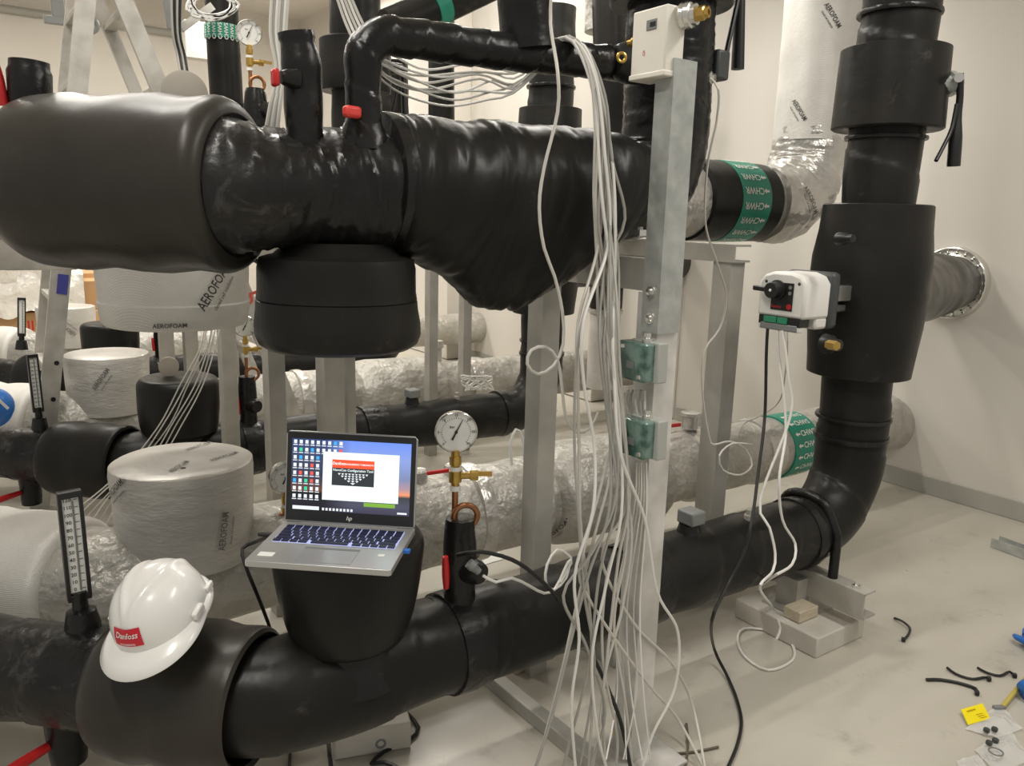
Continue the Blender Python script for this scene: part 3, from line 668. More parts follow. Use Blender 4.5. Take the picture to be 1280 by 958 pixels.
for px in (209, 239, 289):
    p = PY(px, 450, 4.08); xs.append(p.x); post(T, p.x, p.y, 0, 1.05, 0.06, 0.06)
part(T, 'beam', MB().box(((xs[0] + xs[2]) / 2, 4.08, 1.08), (xs[2] - xs[0] + 0.2, 0.05, 0.06)), STEEL, smooth=False)
T = thing('pipe_trestle', 'pale steel beam and post at the left edge, just under the upper valve cover', 'trestle', (-0.3, 2.5, 0))
a = PY(-60, 316, 2.5); b = PY(94, 317, 2.5)
part(T, 'beam', MB().box(((a.x + b.x) / 2, 2.5, (a.z + b.z) / 2), (b.x - a.x, 0.05, 0.088)), STEELW, bevel=0.003)
post(T, a.x, 2.5, 0, a.z - 0.04, 0.05, 0.05)
part(T, 'end_shoe', MB().box(PY(112, 322, 2.52), (0.085, 0.06, 0.05)), WHITE, 'white rounded shoe at the beam end', bevel=0.012)

# support of the right-hand end of the front pipe
T = thing('pipe_support', 'short steel cross arm on a square concrete pad below the front pipe near its elbow', 'support', (1.98, 1.3, 0))
part(T, 'concrete_pad', MB().box((1.95, 1.285, 0.03), (0.225, 0.28, 0.06)), CONC, bevel=0.004)
part(T, 'foot_block', MB().box((1.905, 1.25, 0.078), (0.085, 0.055, 0.032)), WOOD, 'pale timber shim', bevel=0.002)
part(T, 'foot_plate', MB().box((1.96, 1.30, 0.062), (0.15, 0.14, 0.008)), STEEL)
part(T, 'stanchion', MB().box((1.945, 1.31, 0.105), (0.06, 0.07, 0.10)), STEEL, smooth=False)
mb = MB().box((1.99, 1.30, 0.173), (0.055, 0.40, 0.006)); mb.box((1.965, 1.30, 0.136), (0.006, 0.40, 0.075)); mb.box((2.0, 1.30, 0.10), (0.055, 0.40, 0.006))
part(T, 'cross_arm', mb, STEEL, smooth=False)
for yy in (1.213, 1.14): part(T, 'nut', MB().lathe((1.985, yy, 0.176), (0, 0, 1), [(0, 0.012), (0.008, 0.012), (0.009, 0.006), (0.016, 0.006)], 6), CHROME)
T = thing('foam_block', 'pale block with a round hole under the front pipe, below the laptop cap', 'block', PZ(470, 925, 0))
b0, b1 = PZ(418, 952, 0), PZ(514, 936, 0)
d = (b1 - b0); n = V((-d.y, d.x, 0)).normalized()
mid = (b0 + b1) / 2
part(T, 'block_body', MB().bar(b0 + n * 0.07 + V((0, 0, .033)), b1 + n * 0.07 + V((0, 0, .033)), 0.14, 0.064, (n.x, n.y, 0)), CONC, bevel=0.004)
hp = PZ(474, 935, 0.026)
part(T, 'round_hole', MB().lathe(b0.lerp(b1, .6) + V((0, 0, .024)) + n * 0.002, -n, [(0, 0.012), (0.003, 0.012), (0.003, 0.007), (0.0, 0.006), (0.0, 0.001)], 20), GREYP)
for px, py, lab in ((655, 838, 'small timber offcut on the floor beside the strut'),):
    o = PZ(px, py, 0)
    solo('timber_block', lab, 'block', MB().box(o + V((0, 0.02, 0.022)), (0.07, 0.05, 0.044), Matrix.Rotation(0.1, 3, 'Z')), WOOD, bevel=0.002)
solo('steel_plate', 'galvanised plate lying on the floor behind the loose cables', 'plate', MB().box(PZ(745, 822, 0.0) + V((0, 0.02, 0.035)), (0.012, 0.17, 0.07), Matrix.Rotation(0.1, 3, 'Z')), GALV, bevel=0.001)
a, b = PZ(1243, 683, 0), PZ(1330, 715, 0)
T = thing('floor_channel', 'grey steel channel offcut on the floor at the right edge', 'channel', (a + b) / 2)
dd = (b - a).normalized(); nn = V((-dd.y, dd.x, 0))
cm = MB().bar(a + V((0, 0, .004)), b + V((0, 0, .004)), 0.05, 0.006, (nn.x, nn.y, 0)); cm.bar(a + V((0, 0, .02)) + nn * .024, b + V((0, 0, .02)) + nn * .024, 0.005, 0.034, (nn.x, nn.y, 0)); cm.bar(a + V((0, 0, .02)) - nn * .024, b + V((0, 0, .02)) - nn * .024, 0.005, 0.034, (nn.x, nn.y, 0))
part(T, 'channel', cm, GALV, smooth=False)

# ------------------------------------------------------------------ gauges
def facing(p, k=0.0):
    d = V((-p.x, -p.y, 0)).normalized(); return (Matrix.Rotation(k, 3, 'Z') @ d)
def gauge(base, dial, r, label, turn=0.0, full=True, tilt=-0.05):
    base = V(base); dial = V(dial)
    t = thing('pressure_gauge', label, 'gauge', base, 'pressure gauges on copper siphons')
    n = facing(dial, turn); n = (n + V((0, 0, tilt))).normalized(); ex = V((-n.y, n.x, 0)).normalized(); ez = ex.cross(-n) * -1
    ez = n.cross(ex)
    part(t, 'case', MB().lathe(dial - n * 0.018, n, [(0, r * .6), (0.001, r * .92), (0.012, r * .97), (0.018, r), (0.022, r), (0.024, r * .95), (0.019, r * .90)], 40, cap1=False), CHROME)
    face = part(t, 'dial', MB().lathe(dial + n * 0.0005, n, [(0, r * .94), (0.001, r * .94), (0.001, 0.001)], 36), PAPER)
    f0 = dial + n * 0.0022
    ring = MB()
    for k in range(31):
        a = math.radians(-135 + 9 * k); L = 0.10 if k % 5 == 0 else 0.055
        e = ex * math.sin(a) + ez * math.cos(a); s_ = ex * math.cos(a) - ez * math.sin(a)
        ring.quad(f0 + e * r * .64 - s_ * r * .012, f0 + e * r * .64 + s_ * r * .012, f0 + e * r * (.64 + L) + s_ * r * .012, f0 + e * r * (.64 + L) - s_ * r * .012)
    if full:
        for k, s_ in enumerate(('0', '5', '10', '15', '20', '25', '30')):
            a = math.radians(-135 + 45 * k); ring.text(s_, f0 + (ex * math.sin(a) + ez * math.cos(a)) * r * .82, ex, ez, r * .17)
        ring.text('bar', f0 - ex * r * .18 + ez * r * .25, ex, ez, r * .18)
    o = part(face, 'scale_marks', ring, INK, smooth=False); o['kind'] = 'stuff'
    a = math.radians(26); e = ex * math.sin(a) + ez * math.cos(a); s_ = ex * math.cos(a) - ez * math.sin(a)
    nd = MB().add([f0 + n * .0012 - e * r * .42 - s_ * r * .05, f0 + n * .0012 - e * r * .42 + s_ * r * .05, f0 + n * .0012 + e * r * .68 + s_ * r * .012, f0 + n * .0012 + e * r * .68 - s_ * r * .012], [(0, 1, 2, 3)])
    part(face, 'needle', nd.lathe(f0, n, [(0, r * .07), (0.003, r * .07), (0.0031, .0005)], 12), BLACK, smooth=False)
    bot = dial - ez * r; k = r / 0.043
    br = MB().lathe(bot + V((0, 0, 0.004)), (0, 0, -1), [(0, .009 * k), (.012 * k, .009 * k), (.013 * k, .012 * k), (.030 * k, .012 * k), (.032 * k, .008 * k), (.040 * k, .008 * k), (.042 * k, .013 * k), (.066 * k, .013 * k), (.068 * k, .008 * k), (.074 * k, .008 * k)], 12)
    c = bot - V((0, 0, .050 * k)); br.cyl(c, c + ex * .03 * k, .007 * k, 10); br.lathe(c + ex * .03 * k, ex, [(0, .011 * k), (.016 * k, .011 * k), (.017 * k, .004)], 8)
    ft = part(t, 'cock_fitting', br, BRASS)
    part(ft, 'cock_lever', MB().bar(c + ex * .042 * k + ez * .004, c + ex * .075 * k + ez * .002, .010 * k, .005, (0, 0, 1)), BRASS)
    for h0, r0_ in ((.030, .0125), (.070, .011)): part(t, 'sealing_tape', MB().lathe(bot - V((0, 0, h0 * k)), (0, 0, -1), [(0, r0_ * k), (.010 * k, r0_ * k)], 12), PAPER)
    top = bot - V((0, 0, .08 * k)); h = top.z - base.z; base = V((top.x, top.y, base.z))
    pts = [top, V((top.x, top.y, base.z + h * .62))]
    cc = V((base.x, base.y, base.z + h * .52)); R_ = min(.024 * k, h * .36)
    cp = MB().sweep([top, V((base.x, base.y, base.z + h * .5)), base - V((0, 0, .01))], .0065 * k, 12)
    cp.torus(cc + ex * R_ * .9 + n * .006, n, R_, .0062 * k, 28, 10)
    part(t, 'siphon', cp, COPPER)
    return t
gauge((0.80, 1.31, 0.507), PY(570, 540, 1.31), 0.0425, 'white dial pressure gauge standing right of the laptop, over a copper siphon loop', 0.12)
gB = PY(352, 598, 1.9)
gauge((gB.x + 0.01, 1.9, 0.41), gB + V((0.01, 0, 0.0)), 0.042, 'pressure gauge half hidden behind the left edge of the laptop screen', 0.3, True)

# ------------------------------------------------------------------ thermometers
def thermometer(base, top, label, wdt=0.034, nums=True, turn=0.35):
    base = V(base); top = V(top); t = thing('thermometer', label, 'thermometer', base, 'tall pipe thermometers')
    u = (top - base).normalized(); L = (top - base).length
    n = facing(base, turn); n = (n - u * n.dot(u)).normalized(); ex = u.cross(n)
    st = 0.22
    part(t, 'wrapped_stem', MB().lathe(base - u * .02, u, [(0, wdt * .84), (L * st * .4, wdt * .76), (L * st * .86, wdt * .64), (L * st * .90, wdt * .5), (L * st * .92, wdt * .35), (L * st + .03, wdt * .3)], 20, .002, 30), TAPE)
    a = base + u * L * st
    fr = MB()
    for s_ in (-1, 1): fr.bar(a + ex * s_ * wdt * .43, top + ex * s_ * wdt * .43, wdt * .16, .016, ex)
    fr.bar(a - ex * wdt * .5, a + ex * wdt * .5, .016, .012, n); fr.bar(top - ex * wdt * .5 - u * .003, top + ex * wdt * .5 - u * .003, .018, .012, n)
    fr.bar(a - n * .006, top - n * .006, wdt * .9, .004, ex)
    part(t, 'trestle', fr, BLACK, bevel=0.001)
    pl = part(t, 'scale_plate', MB().bar(a + u * .006, top - u * .008, wdt * .70, .003, ex), PAPER)
    sc_ = MB(); f0 = n * .0022; L2 = (top - a).length - .03
    for k in range(13):
        p = a + u * (.016 + L2 * k / 12) + f0
        sc_.quad(p + ex * wdt * .14 - u * .0004, p + ex * wdt * .30 - u * .0004, p + ex * wdt * .30 + u * .0008, p + ex * wdt * .14 + u * .0008)
        if nums: sc_.text(str(k * 10), p - ex * wdt * .14, ex, u, wdt * .24)
    if nums: sc_.text('°C', top - u * .012 + f0, ex, u, wdt * .2)
    o = part(pl, 'scale_marks', sc_, INK, smooth=False); o['kind'] = 'stuff'
    part(pl, 'glass_tube', MB().cyl(a + u * .014 + n * .004 + ex * wdt * .08, top - u * .016 + n * .004 + ex * wdt * .08, .0016, 8), GREYP)
    return t
EA = V((0.39, YA, ZL))
tb = EA + DL * 0.385
thermometer(PY(103, 781, tb.y), PY(86, 616, tb.y), 'tall white scale thermometer standing beside the white hard hat', 0.040, True, 0.15)

# ------------------------------------------------------------------ laptop
fl, fr_, brr, bl = (PZ(px, py, 0.588) for px, py in ((298, 702), (472, 717), (520, 661), (357, 653)))
cen = (fl + fr_ + brr + bl) / 4
ex = ((fr_ - fl) + (brr - bl)).normalized(); ey = V((-ex.y, ex.x, 0))
LW, LD_ = 0.246, 0.182; cen = cen + ex * 0.007
ez = V((0, 0, 1))
LX = Matrix(((ex.x, ey.x, 0, cen.x), (ex.y, ey.y, 0, cen.y), (0, 0, 1, 0.580), (0, 0, 0, 1)))
LAPM = mat('silver_laptop', (0.50, 0.50, 0.49), 0.34, 0.6)
T = thing('laptop', 'open silver laptop with a lit screen, sitting on the black branch cap', 'laptop', (cen.x, cen.y, 0.580))
part(T, 'base', MB(LX).prism([(-LW / 2, -LD_ / 2 + .004), (-LW / 2 + .004, -LD_ / 2), (LW / 2 - .004, -LD_ / 2), (LW / 2, -LD_ / 2 + .004), (LW / 2, LD_ / 2), (-LW / 2, LD_ / 2)], (0, 0, 0), (1, 0, 0), (0, 1, 0), (0, 0, 1), 0.011), LAPM, bevel=0.0012)
KB = mat('key_backlight', (0.02, 0.02, 0.05), 0.5, emit=(0.55, 0.6, 1.0), estr=0.75)
KEY = mat('dark_blue_keys', (0.012, 0.014, 0.045), 0.4)
kx0, kx1, ky0, ky1 = -LW / 2 + .014, LW / 2 - .014, -0.008, LD_ / 2 - .022
part(T, 'keyboard_bed', MB(LX).box(((kx0 + kx1) / 2, (ky0 + ky1) / 2, 0.0111), (kx1 - kx0, ky1 - ky0, 0.001)), KB)
kk = MB(LX); nr = 6; rh = (ky1 - ky0) / nr
for r in range(nr):
    y = ky0 + rh * (r + .5); h = rh * (.80 if r < 5 else .6)
    if r == 0: ws = [1, 1, 1, 1.2, 5.2, 1.2, 1, 1, 1, 1]
    elif r == 1: ws = [2.2] + [1] * 10 + [2.4]
    elif r == 2: ws = [1.7] + [1] * 11 + [1.9]
    elif r == 3: ws = [1.4] + [1] * 12 + [1.2]
    else: ws = [1] * 14
    tot = sum(ws); x = kx0
    for w_ in ws:
        ww = (kx1 - kx0) * w_ / tot; kk.box((x + ww / 2, y, 0.0125), (ww * .84, h, 0.002)); x += ww
o = part(T, 'keys', kk, KEY, smooth=False); o['kind'] = 'stuff'
part(T, 'trackpad', MB(LX).box((0.005, -LD_ / 2 + .036, 0.0112), (0.095, .052, 0.0008)), mat('trackpad_grey', (0.42, 0.42, 0.42), 0.3, 0.5))
part(T, 'pointer_buttons', MB(LX).box((0.005, -LD_ / 2 + .066, 0.0114), (0.095, .008, 0.0008)), GREYP)
part(T, 'palm_sticker', MB(LX).box((-LW / 2 + .026, -LD_ / 2 + .030, 0.0112), (0.026, .016, 0.0006)), PAPER, 'white sticker on the palm rest')
part(T, 'chip_sticker', MB(LX).box((LW / 2 - .03, -LD_ / 2 + .055, 0.0112), (0.011, .009, 0.0006)), PAPER, 'small sticker on the palm rest')
part(T, 'usb_plug', MB(LX).box((LW / 2 + .005, 0.0, 0.006), (0.012, .011, 0.005)), BLUE, 'blue plug in the side port')
tilt = math.radians(9)
su = V((0, math.sin(tilt), math.cos(tilt))); sn = V((0, -math.cos(tilt), math.sin(tilt)))
SH = 0.169; hy = LD_ / 2 - .004
SX = LX @ Matrix(((1, 0, 0, 0), (0, su.y, -sn.y, hy), (0, su.z, -sn.z, 0.012), (0, 0, 0, 1)))   # local x across, y up the screen, -z towards the viewer
lid = part(T, 'lid', MB(SX).prism([(-LW / 2 + .004, 0), (LW / 2 - .004, 0), (LW / 2, .004), (LW / 2, SH - .006), (LW / 2 - .006, SH), (-LW / 2 + .006, SH), (-LW / 2, SH - .006), (-LW / 2, .004)], (0, 0, 0), (1, 0, 0), (0, 1, 0), (0, 0, 1), .005), LAPM, bevel=0.001)
part(lid, 'bezel', MB(SX).box((0, SH / 2, -.0003), (LW - .005, SH - .005, .0012)), mat('screen_bezel', (0.02, 0.022, 0.024), 0.3))
part(T, 'hinge_bar', MB(SX).box((0, -.003, .001), (LW * .74, .006, .006)), LAPM)
def emis(nm, c, s=1.0): return mat(nm, (0, 0, 0), 0.3, emit=c, estr=s)
def screen_material():
    m = bpy.data.materials.new('desktop_picture'); m.use_nodes = True; nt = m.node_tree; b = nt.nodes['Principled BSDF']
    b.inputs['Base Color'].default_value = (0, 0, 0, 1); b.inputs['Roughness'].default_value = .3
    tc = nt.nodes.new('ShaderNodeTexCoord'); sp = nt.nodes.new('ShaderNodeSeparateXYZ'); nt.links.new(tc.outputs['UV'], sp.inputs[0])
    r = nt.nodes.new('ShaderNodeValToRGB'); el = r.color_ramp.elements
    el[0].position = 0; el[0].color = (0.03, 0.03, 0.05, 1); el[1].position = 1; el[1].color = (0.10, 0.18, 0.55, 1)
    for p, c in ((.12, (0.05, 0.05, 0.08, 1)), (.25, (0.03, 0.035, 0.04, 1)), (.29, (0.55, 0.2, 0.1, 1)), (.36, (0.28, 0.18, 0.2, 1)), (.5, (0.13, 0.16, 0.27, 1)), (.75, (0.16, 0.22, 0.45, 1))):
        e = el.new(p); e.color = c
    nt.links.new(sp.outputs['Y'], r.inputs['Fac'])
    n = nt.nodes.new('ShaderNodeTexNoise'); n.inputs['Scale'].default_value = 5; nt.links.new(tc.outputs['UV'], n.inputs['Vector'])
    ml = nt.nodes.new('ShaderNodeMix'); ml.data_type = 'RGBA'; ml.blend_type = 'MULTIPLY'
    # the left third of the picture is a dark hillside
    mr = nt.nodes.new('ShaderNodeMapRange'); mr.inputs['From Min'].default_value = .28; mr.inputs['From Max'].default_value = .5; mr.inputs['To Min'].default_value = .18
    nt.links.new(sp.outputs['X'], mr.inputs['Value']); ml.inputs[0].default_value = 1
    nt.links.new(r.outputs[0], ml.inputs[6]); nt.links.new(mr.outputs[0], ml.inputs[7])
    nt.links.new(ml.outputs[2], b.inputs['Emission Color']); b.inputs['Emission Strength'].default_value = 1.5
    return m
sw, sh = LW - .022, SH - .036; sy0 = .022
def S(u, v, z=-.0012): return V((-sw / 2 + u * sw, sy0 + v * sh, z))
scr = part(T, 'screen', MB(SX).quad(S(0, 0), S(1, 0), S(1, 1), S(0, 1)), screen_material(), smooth=False)
uvl = scr.data.uv_layers.new(name='UVMap')
for li, uvc in zip(range(4), ((0, 0), (1, 0), (1, 1), (0, 1))): uvl.data[li].uv = uvc
def srect(nm, u0, v0, u1, v1, m, z=-.0018):
    return part(scr, nm, MB(SX).quad(S(u0, v0, z), S(u1, v0, z), S(u1, v1, z), S(u0, v1, z)), m, smooth=False)
EW = emis('screen_white', (0.88, 1.0, 0.98), 1.0); EW2 = emis('screen_icon_white', (0.9, 0.95, 1.0), .85)
srect('app_window', .268, .165, .905, .835, EW)
srect('banner', .345, .62, .70, .735, emis('screen_red', (0.95, 0.09, 0.035), 1.0), -.0022)
srect('picture_panel', .345, .375, .70, .62, emis('screen_dark', (0.03, 0.035, 0.04), 1.0), -.0022)
tm_ = MB(SX)
tm_.text('Danfoss', S(.40, .68, -.0026), (1, 0, 0), (0, 1, 0), .0075, .25); tm_.text('ENGINEERING TOMORROW', S(.575, .675, -.0026), (1, 0, 0), (0, 1, 0), .0042)
tm_.text('NovoCon Configuration Tool', S(.523, .59, -.0026), (1, 0, 0), (0, 1, 0), .0062)
o = part(scr, 'screen_text', tm_, EW, smooth=False); o['kind'] = 'stuff'
tri = MB(SX)
for r in range(5):
    wdh = .26 * (1 - r / 5); nn_ = 9 - 2 * r
    for k in range(nn_):
        u = .523 - wdh / 2 + wdh * (k + .5) / nn_; v = .535 - r * .032
        s_ = wdh / nn_ * .42
        tri.add([S(u - s_, v + .012, -.0026), S(u, v - .014, -.0026), S(u + s_, v + .012, -.0026)], [(0, 1, 2)])
o = part(scr, 'triangle_pattern', tri, EW2, smooth=False); o['kind'] = 'stuff'
for mcol, pick in ((EW2, 0), (emis('screen_icon_blue', (0.05, 0.4, 0.8), 1), 1), (emis('screen_icon_red', (0.8, 0.1, 0.08), 1), 2), (emis('screen_icon_green', (0.05, 0.6, 0.35), 1), 3)):
    ic = MB(SX); rr = random.Random(3)
    for r in range(8):
        for c in range(9 if r < 2 else 5):
            z = rr.random(); kind = 0 if z < .74 else 1 if z < .86 else 2 if z < .93 else 3
            u = .03 + c * .048; v = .955 - r * .108
            if kind == pick: ic.quad(S(u - .013, v - .025, -.0016), S(u + .013, v - .025, -.0016), S(u + .013, v + .025, -.0016), S(u - .013, v + .025, -.0016))
            if pick == 0: ic.quad(S(u - .018, v - .050, -.0016), S(u + .018, v - .050, -.0016), S(u + .018, v - .038, -.0016), S(u - .018, v - .038, -.0016))
    if pick == 0:
        for k in range(9): ic.quad(S(.27 + k * .03, .015, -.0016), S(.288 + k * .03, .015, -.0016), S(.288 + k * .03, .05, -.0016), S(.27 + k * .03, .05, -.0016))
        ic.quad(S(.90, .02, -.0016), S(.98, .02, -.0016), S(.98, .045, -.0016), S(.90, .045, -.0016))
    o = part(scr, 'desktop_icons', ic, mcol, smooth=False); o['kind'] = 'stuff'
srect('search_field', .02, .012, .245, .062, EW2)
srect('green_meadow', .62, .10, .88, .155, emis('screen_green', (0.25, 0.5, 0.06), .8), -.0016)
lg = MB(SX).text('hp', V((0, .0115, -.0014)), (1, 0, 0), (0, 1, 0), .011, .25)
part(T, 'maker_mark', lg, PAPER, smooth=False)
for k in (-.02, .022): part(T, 'camera_dot', MB(SX).lathe(V((k, SH - .008, -.0008)), (0, 0, -1), [(0, .002), (.0006, .002), (.0007, .0003)], 10), BLACK)

# ------------------------------------------------------------------ hard hat
ccam_t = -ray(195, 775).normalized(); ccam_r = UP.cross(ccam_t).normalized(); ccam_u = ccam_t.cross(ccam_r)
hu = (ccam_r * -.36 + ccam_u * .72 + ccam_t * .60).normalized()
hf = (ccam_r * -.45 + ccam_u * -.68 + ccam_t * .57); hf = (hf - hu * hf.dot(hu)).normalized()
hl = hu.cross(hf)
hc = PY(203, 766, 1.385)
HX = Matrix(((hf.x, hl.x, hu.x, hc.x), (hf.y, hl.y, hu.y, hc.y), (hf.z, hl.z, hu.z, hc.z), (0, 0, 0, 1)))
a_, b_, h_ = 0.090, 0.076, 0.088
def dome(th, ph):
    """th around from the front, ph 0 at the rim to 90 deg at the crown"""
    s_ = math.cos(ph); z = math.sin(ph)
    s_ = s_ ** 0.86; z = z ** 0.92
    x = a_ * math.cos(th) * s_; y = b_ * math.sin(th) * s_; zz = h_ * z
    # raised crown ribs: a V of two ridges running from the forehead to the back
    rid = 0
    for sg in (-1, 1):
        dline = y - sg * (0.030 - 0.20 * max(-.02, (x - 0.0)) * 1.0 if x > 0 else sg * 0 + sg * sg * 0.030)
        rid = max(rid, math.exp(-((y - sg * max(0.002, 0.030 - 0.36 * max(0, x))) / 0.0055) ** 2)) if zz > .035 else rid
    k = 1 + 0.055 * rid * min(1, max(0, (zz - .035) / .02))
    return V((x * k, y * k, zz * k))
nth, nph = 72, 22; vs = []; fs = []
for j in range(nph + 1):
    ph = (PI / 2) * j / nph * .9995
    for i in range(nth): vs.append(dome(2 * PI * i / nth, ph))
for j in range(nph):
    for i in range(nth):
        i2 = (i + 1) % nth; fs.append((j * nth + i, j * nth + i2, (j + 1) * nth + i2, (j + 1) * nth + i))
T = thing('hard_hat', 'white hard hat with a red logo patch, resting tilted on the front valve cover', 'helmet', hc)
sh_ = MB(HX).add(vs, fs)
shell = part(T, 'shell', sh_, HATW, sharp=60)
# rim gutter and brim: a visor at the front, a thin lip round the rest
bv = []; bf = []
prof = ((0.0, 0.004), (0.55, 0.001), (1.0, -0.004), (1.0, -0.007), (0.5, -0.003), (0.0, 0.0))
for i in range(nth):
    th = 2 * PI * i / nth; c = max(0, math.cos(th)); wv = 0.008 + 0.034 * c ** 1.3; drop = 0.010 * c
    e = V((a_ * math.cos(th), b_ * math.sin(th), 0)); nrm = V((math.cos(th) / a_, math.sin(th) / b_, 0)).normalized()
    for u, z in prof: p = e * .995 + nrm * wv * u; bv.append(V((p.x, p.y, z - drop * u * u + .001)))
m_ = len(prof)
for i in range(nth):
    i2 = (i + 1) % nth
    for k in range(m_):
        k2 = (k + 1) % m_; bf.append((i * m_ + k, i2 * m_ + k, i2 * m_ + k2, i * m_ + k2))
part(T, 'brim', MB(HX).add(bv, bf), HATW, sharp=60)
for sg in (-1, 1):
    part(T, 'ear_slot', MB(HX).box((0.012, sg * (b_ + .003), .012), (.030, .010, .014)), HATW, bevel=.003)
    part(T, 'rim_clip', MB(HX).box((-.048, sg * (b_ * .86 + .004), .010), (.022, .008, .012)), HATW, bevel=.003)
def on_dome(u, v, off):
    th = u; ph = v; p = dome(th, ph); q1 = dome(th + .01, ph) - p; q2 = dome(th, ph + .01) - p; n = q1.cross(q2).normalized(); return p + n * off
lv_ = []; lf = []; gu = 8
for j in range(gu + 1):
    for i in range(gu + 1): lv_.append(on_dome(-.43 + .72 * i / gu, .18 + .36 * j / gu, .0012))
for j in range(gu):
    for i in range(gu): a = j * (gu + 1) + i; lf.append((a, a + 1, a + gu + 2, a + gu + 1))
pt = part(T, 'logo_patch', MB(HX).add(lv_, lf), mat('red_patch', (0.62, 0.012, 0.035), .35), 'red square logo patch')
tv, tf = text_mesh('Danfoss', 'CENTER', .3); lo = MB(HX).add([on_dome(-.07 + p.x * .175, .40 + p.y * .175, .0022) for p in tv], tf)
tv, tf = text_mesh('ENGINEERING', 'CENTER', 0); lo.add([on_dome(-.07 + p.x * .058, .225 + p.y * .055, .0022) for p in tv], tf)
o = part(pt, 'logo_lettering', lo, PAPER, smooth=False); o['kind'] = 'stuff'

# ------------------------------------------------------------------ actuator on the riser sleeve
ac = V((1.84, YA, PY(985, 375, YA).z))
T = thing('valve_actuator', 'white electric valve actuator with a black knob, mounted on the riser sleeve', 'actuator', ac)
bw, bh = 0.145, 0.150        # across (y) and up
x0, x1, xb = 1.775, 1.885, 1.925
AW = mat('actuator_white', (0.74, 0.73, 0.69), .4)
pr = [(-bw / 2, -bh * .30), (-bw / 2, bh * .30), (-bw * .40, bh * .43), (-bw * .2, bh * .49), (bw * .2, bh * .49), (bw * .40, bh * .43), (bw / 2, bh * .30), (bw / 2, -bh * .30)]
part(T, 'housing', MB().prism(pr, (x0, ac.y, ac.z), (0, -1, 0), (0, 0, 1), (1, 0, 0), x1 - x0), AW, bevel=.008)
part(T, 'housing', MB().box(((x0 + x1) / 2 + .03, ac.y, ac.z - bh * .38), (x1 - x0 - .06, bw * .96, bh * .22)), AW, bevel=.008)
part(T, 'back_plate', MB().box(((x1 + xb) / 2, ac.y, ac.z), (xb - x1, bw * 1.03, bh * 1.0)), DARKP, 'dark grey back housing', bevel=.012)
lab = part(T, 'control_panel', MB().box((x0 - .0008, ac.y - .004, ac.z + .010), (.002, .066, .072)), BLACK)
part(lab, 'panel_lettering', MB().text('Danfoss', (x0 - .0022, ac.y + .012, ac.z - .017), (0, -1, 0), (0, 0, 1), .010, .25), RED, smooth=False)['kind'] = 'stuff'
part(lab, 'red_button', MB().lathe((x0 - .001, ac.y - .028, ac.z - .015), (-1, 0, 0), [(0, .0075), (.002, .0075), (.002, .0045), (.001, .004), (.001, .001)], 16), RED)
for zz in (.020, .035): part(lab, 'panel_button', MB().lathe((x0 - .001, ac.y - .028, ac.z + zz), (-1, 0, 0), [(0, .005), (.002, .005), (.0021, .001)], 12), GREYP)
kn = part(T, 'knob', MB().lathe((x0 - .001, ac.y + .012, ac.z + .026), (-1, 0, 0), [(0, .026), (.006, .026), (.007, .022), (.028, .021), (.03, .019), (.0301, .001)], 32), BLACK)
part(kn, 'knob_handle', MB().bar((x0 - .022, ac.y + .018, ac.z + .026), (x0 - .022, ac.y + .072, ac.z + .028), .013, .012), BLACK, bevel=.003)
part(kn, 'knob_cap', MB().lathe((x0 - .031, ac.y + .012, ac.z + .026), (-1, 0, 0), [(0, .004), (.002, .003), (.0021, .0005)], 10), PAPER)
part(T, 'terminal_bay', MB().box((x0 + .02, ac.y, ac.z - bh * .365), (.04, bw * .88, bh * .15)), BLACK)
for k, wd in ((.026, .040), (-.012, .030)): part(T, 'terminal_block', MB().box((x0 + .004, ac.y + k, ac.z - bh * .35), (.016, wd, .016)), mat('terminal_green', (0.03, 0.25, 0.13), .4), bevel=.001)
part(T, 'cable_gland_bar', MB().box((x0 + .010, ac.y, ac.z - bh * .47), (.024, bw * .8, .018)), GREYP, bevel=.003)
for k in (-.056, .056): part(T, 'screw_ear', MB().box((x0 + .008, ac.y + k, ac.z - bh * .46), (.016, .014, .022)), AW, bevel=.003)
for k, zz in ((-.052, .046), (.050, .046)): part(T, 'screw', MB().lathe((x0, ac.y + k, ac.z + zz), (-1, 0, 0), [(0, .0045), (.001, .004), (.0011, .0004)], 10), DARKP)
br = MB().box((1.975, ac.y - .022, ac.z + .015), (.11, .05, .042)); br.box((1.975, ac.y - .02, ac.z - .022), (.11, .03, .012)); br.cyl((1.92, ac.y - .03, ac.z - .036), (2.02, ac.y - .03, ac.z - .030), .006, 8)
part(T, 'mounting_bracket', br, CHROME, bevel=.003)

# ------------------------------------------------------------------ boxes on the front post
cb = PX(822, 56, 1.095)
T = thing('sensor_box', 'ivory pressure sensor box with a brass fitting at the head of the galvanised post', 'sensor', cb)
part(T, 'housing', MB().box(cb, (0.046, 0.088, 0.118)), IVORY, bevel=.003)
part(T, 'lid_edge', MB().box(cb + V((0.002, 0, -.056)), (0.054, 0.092, 0.010)), IVORY, bevel=.002)
part(T, 'display_frame', MB().box(cb + V((-.0235, -.006, .030)), (.002, .026, .018)), GREYP, bevel=.001)
part(T, 'display', MB().box(cb + V((-.0246, -.010, .030)), (.001, .014, .008)), BLACK)
part(T, 'red_mark', MB().text('♁', cb + V((-.0238, .01, -.016)), (0, -1, 0), (0, 0, 1), .014), mat('faded_red_print', (.6, .12, .12), .6), smooth=False)
kf = cb + V((0.012, -.042, .042))
dirn = V((.36, -.93, .05)).normalized()
part(T, 'knurled_collar', MB().lathe(kf, dirn, [(0, .021), (.004, .023), (.010, .021), (.012, .023), (.020, .022), (.022, .018), (.030, .018)], 18), CHROME)
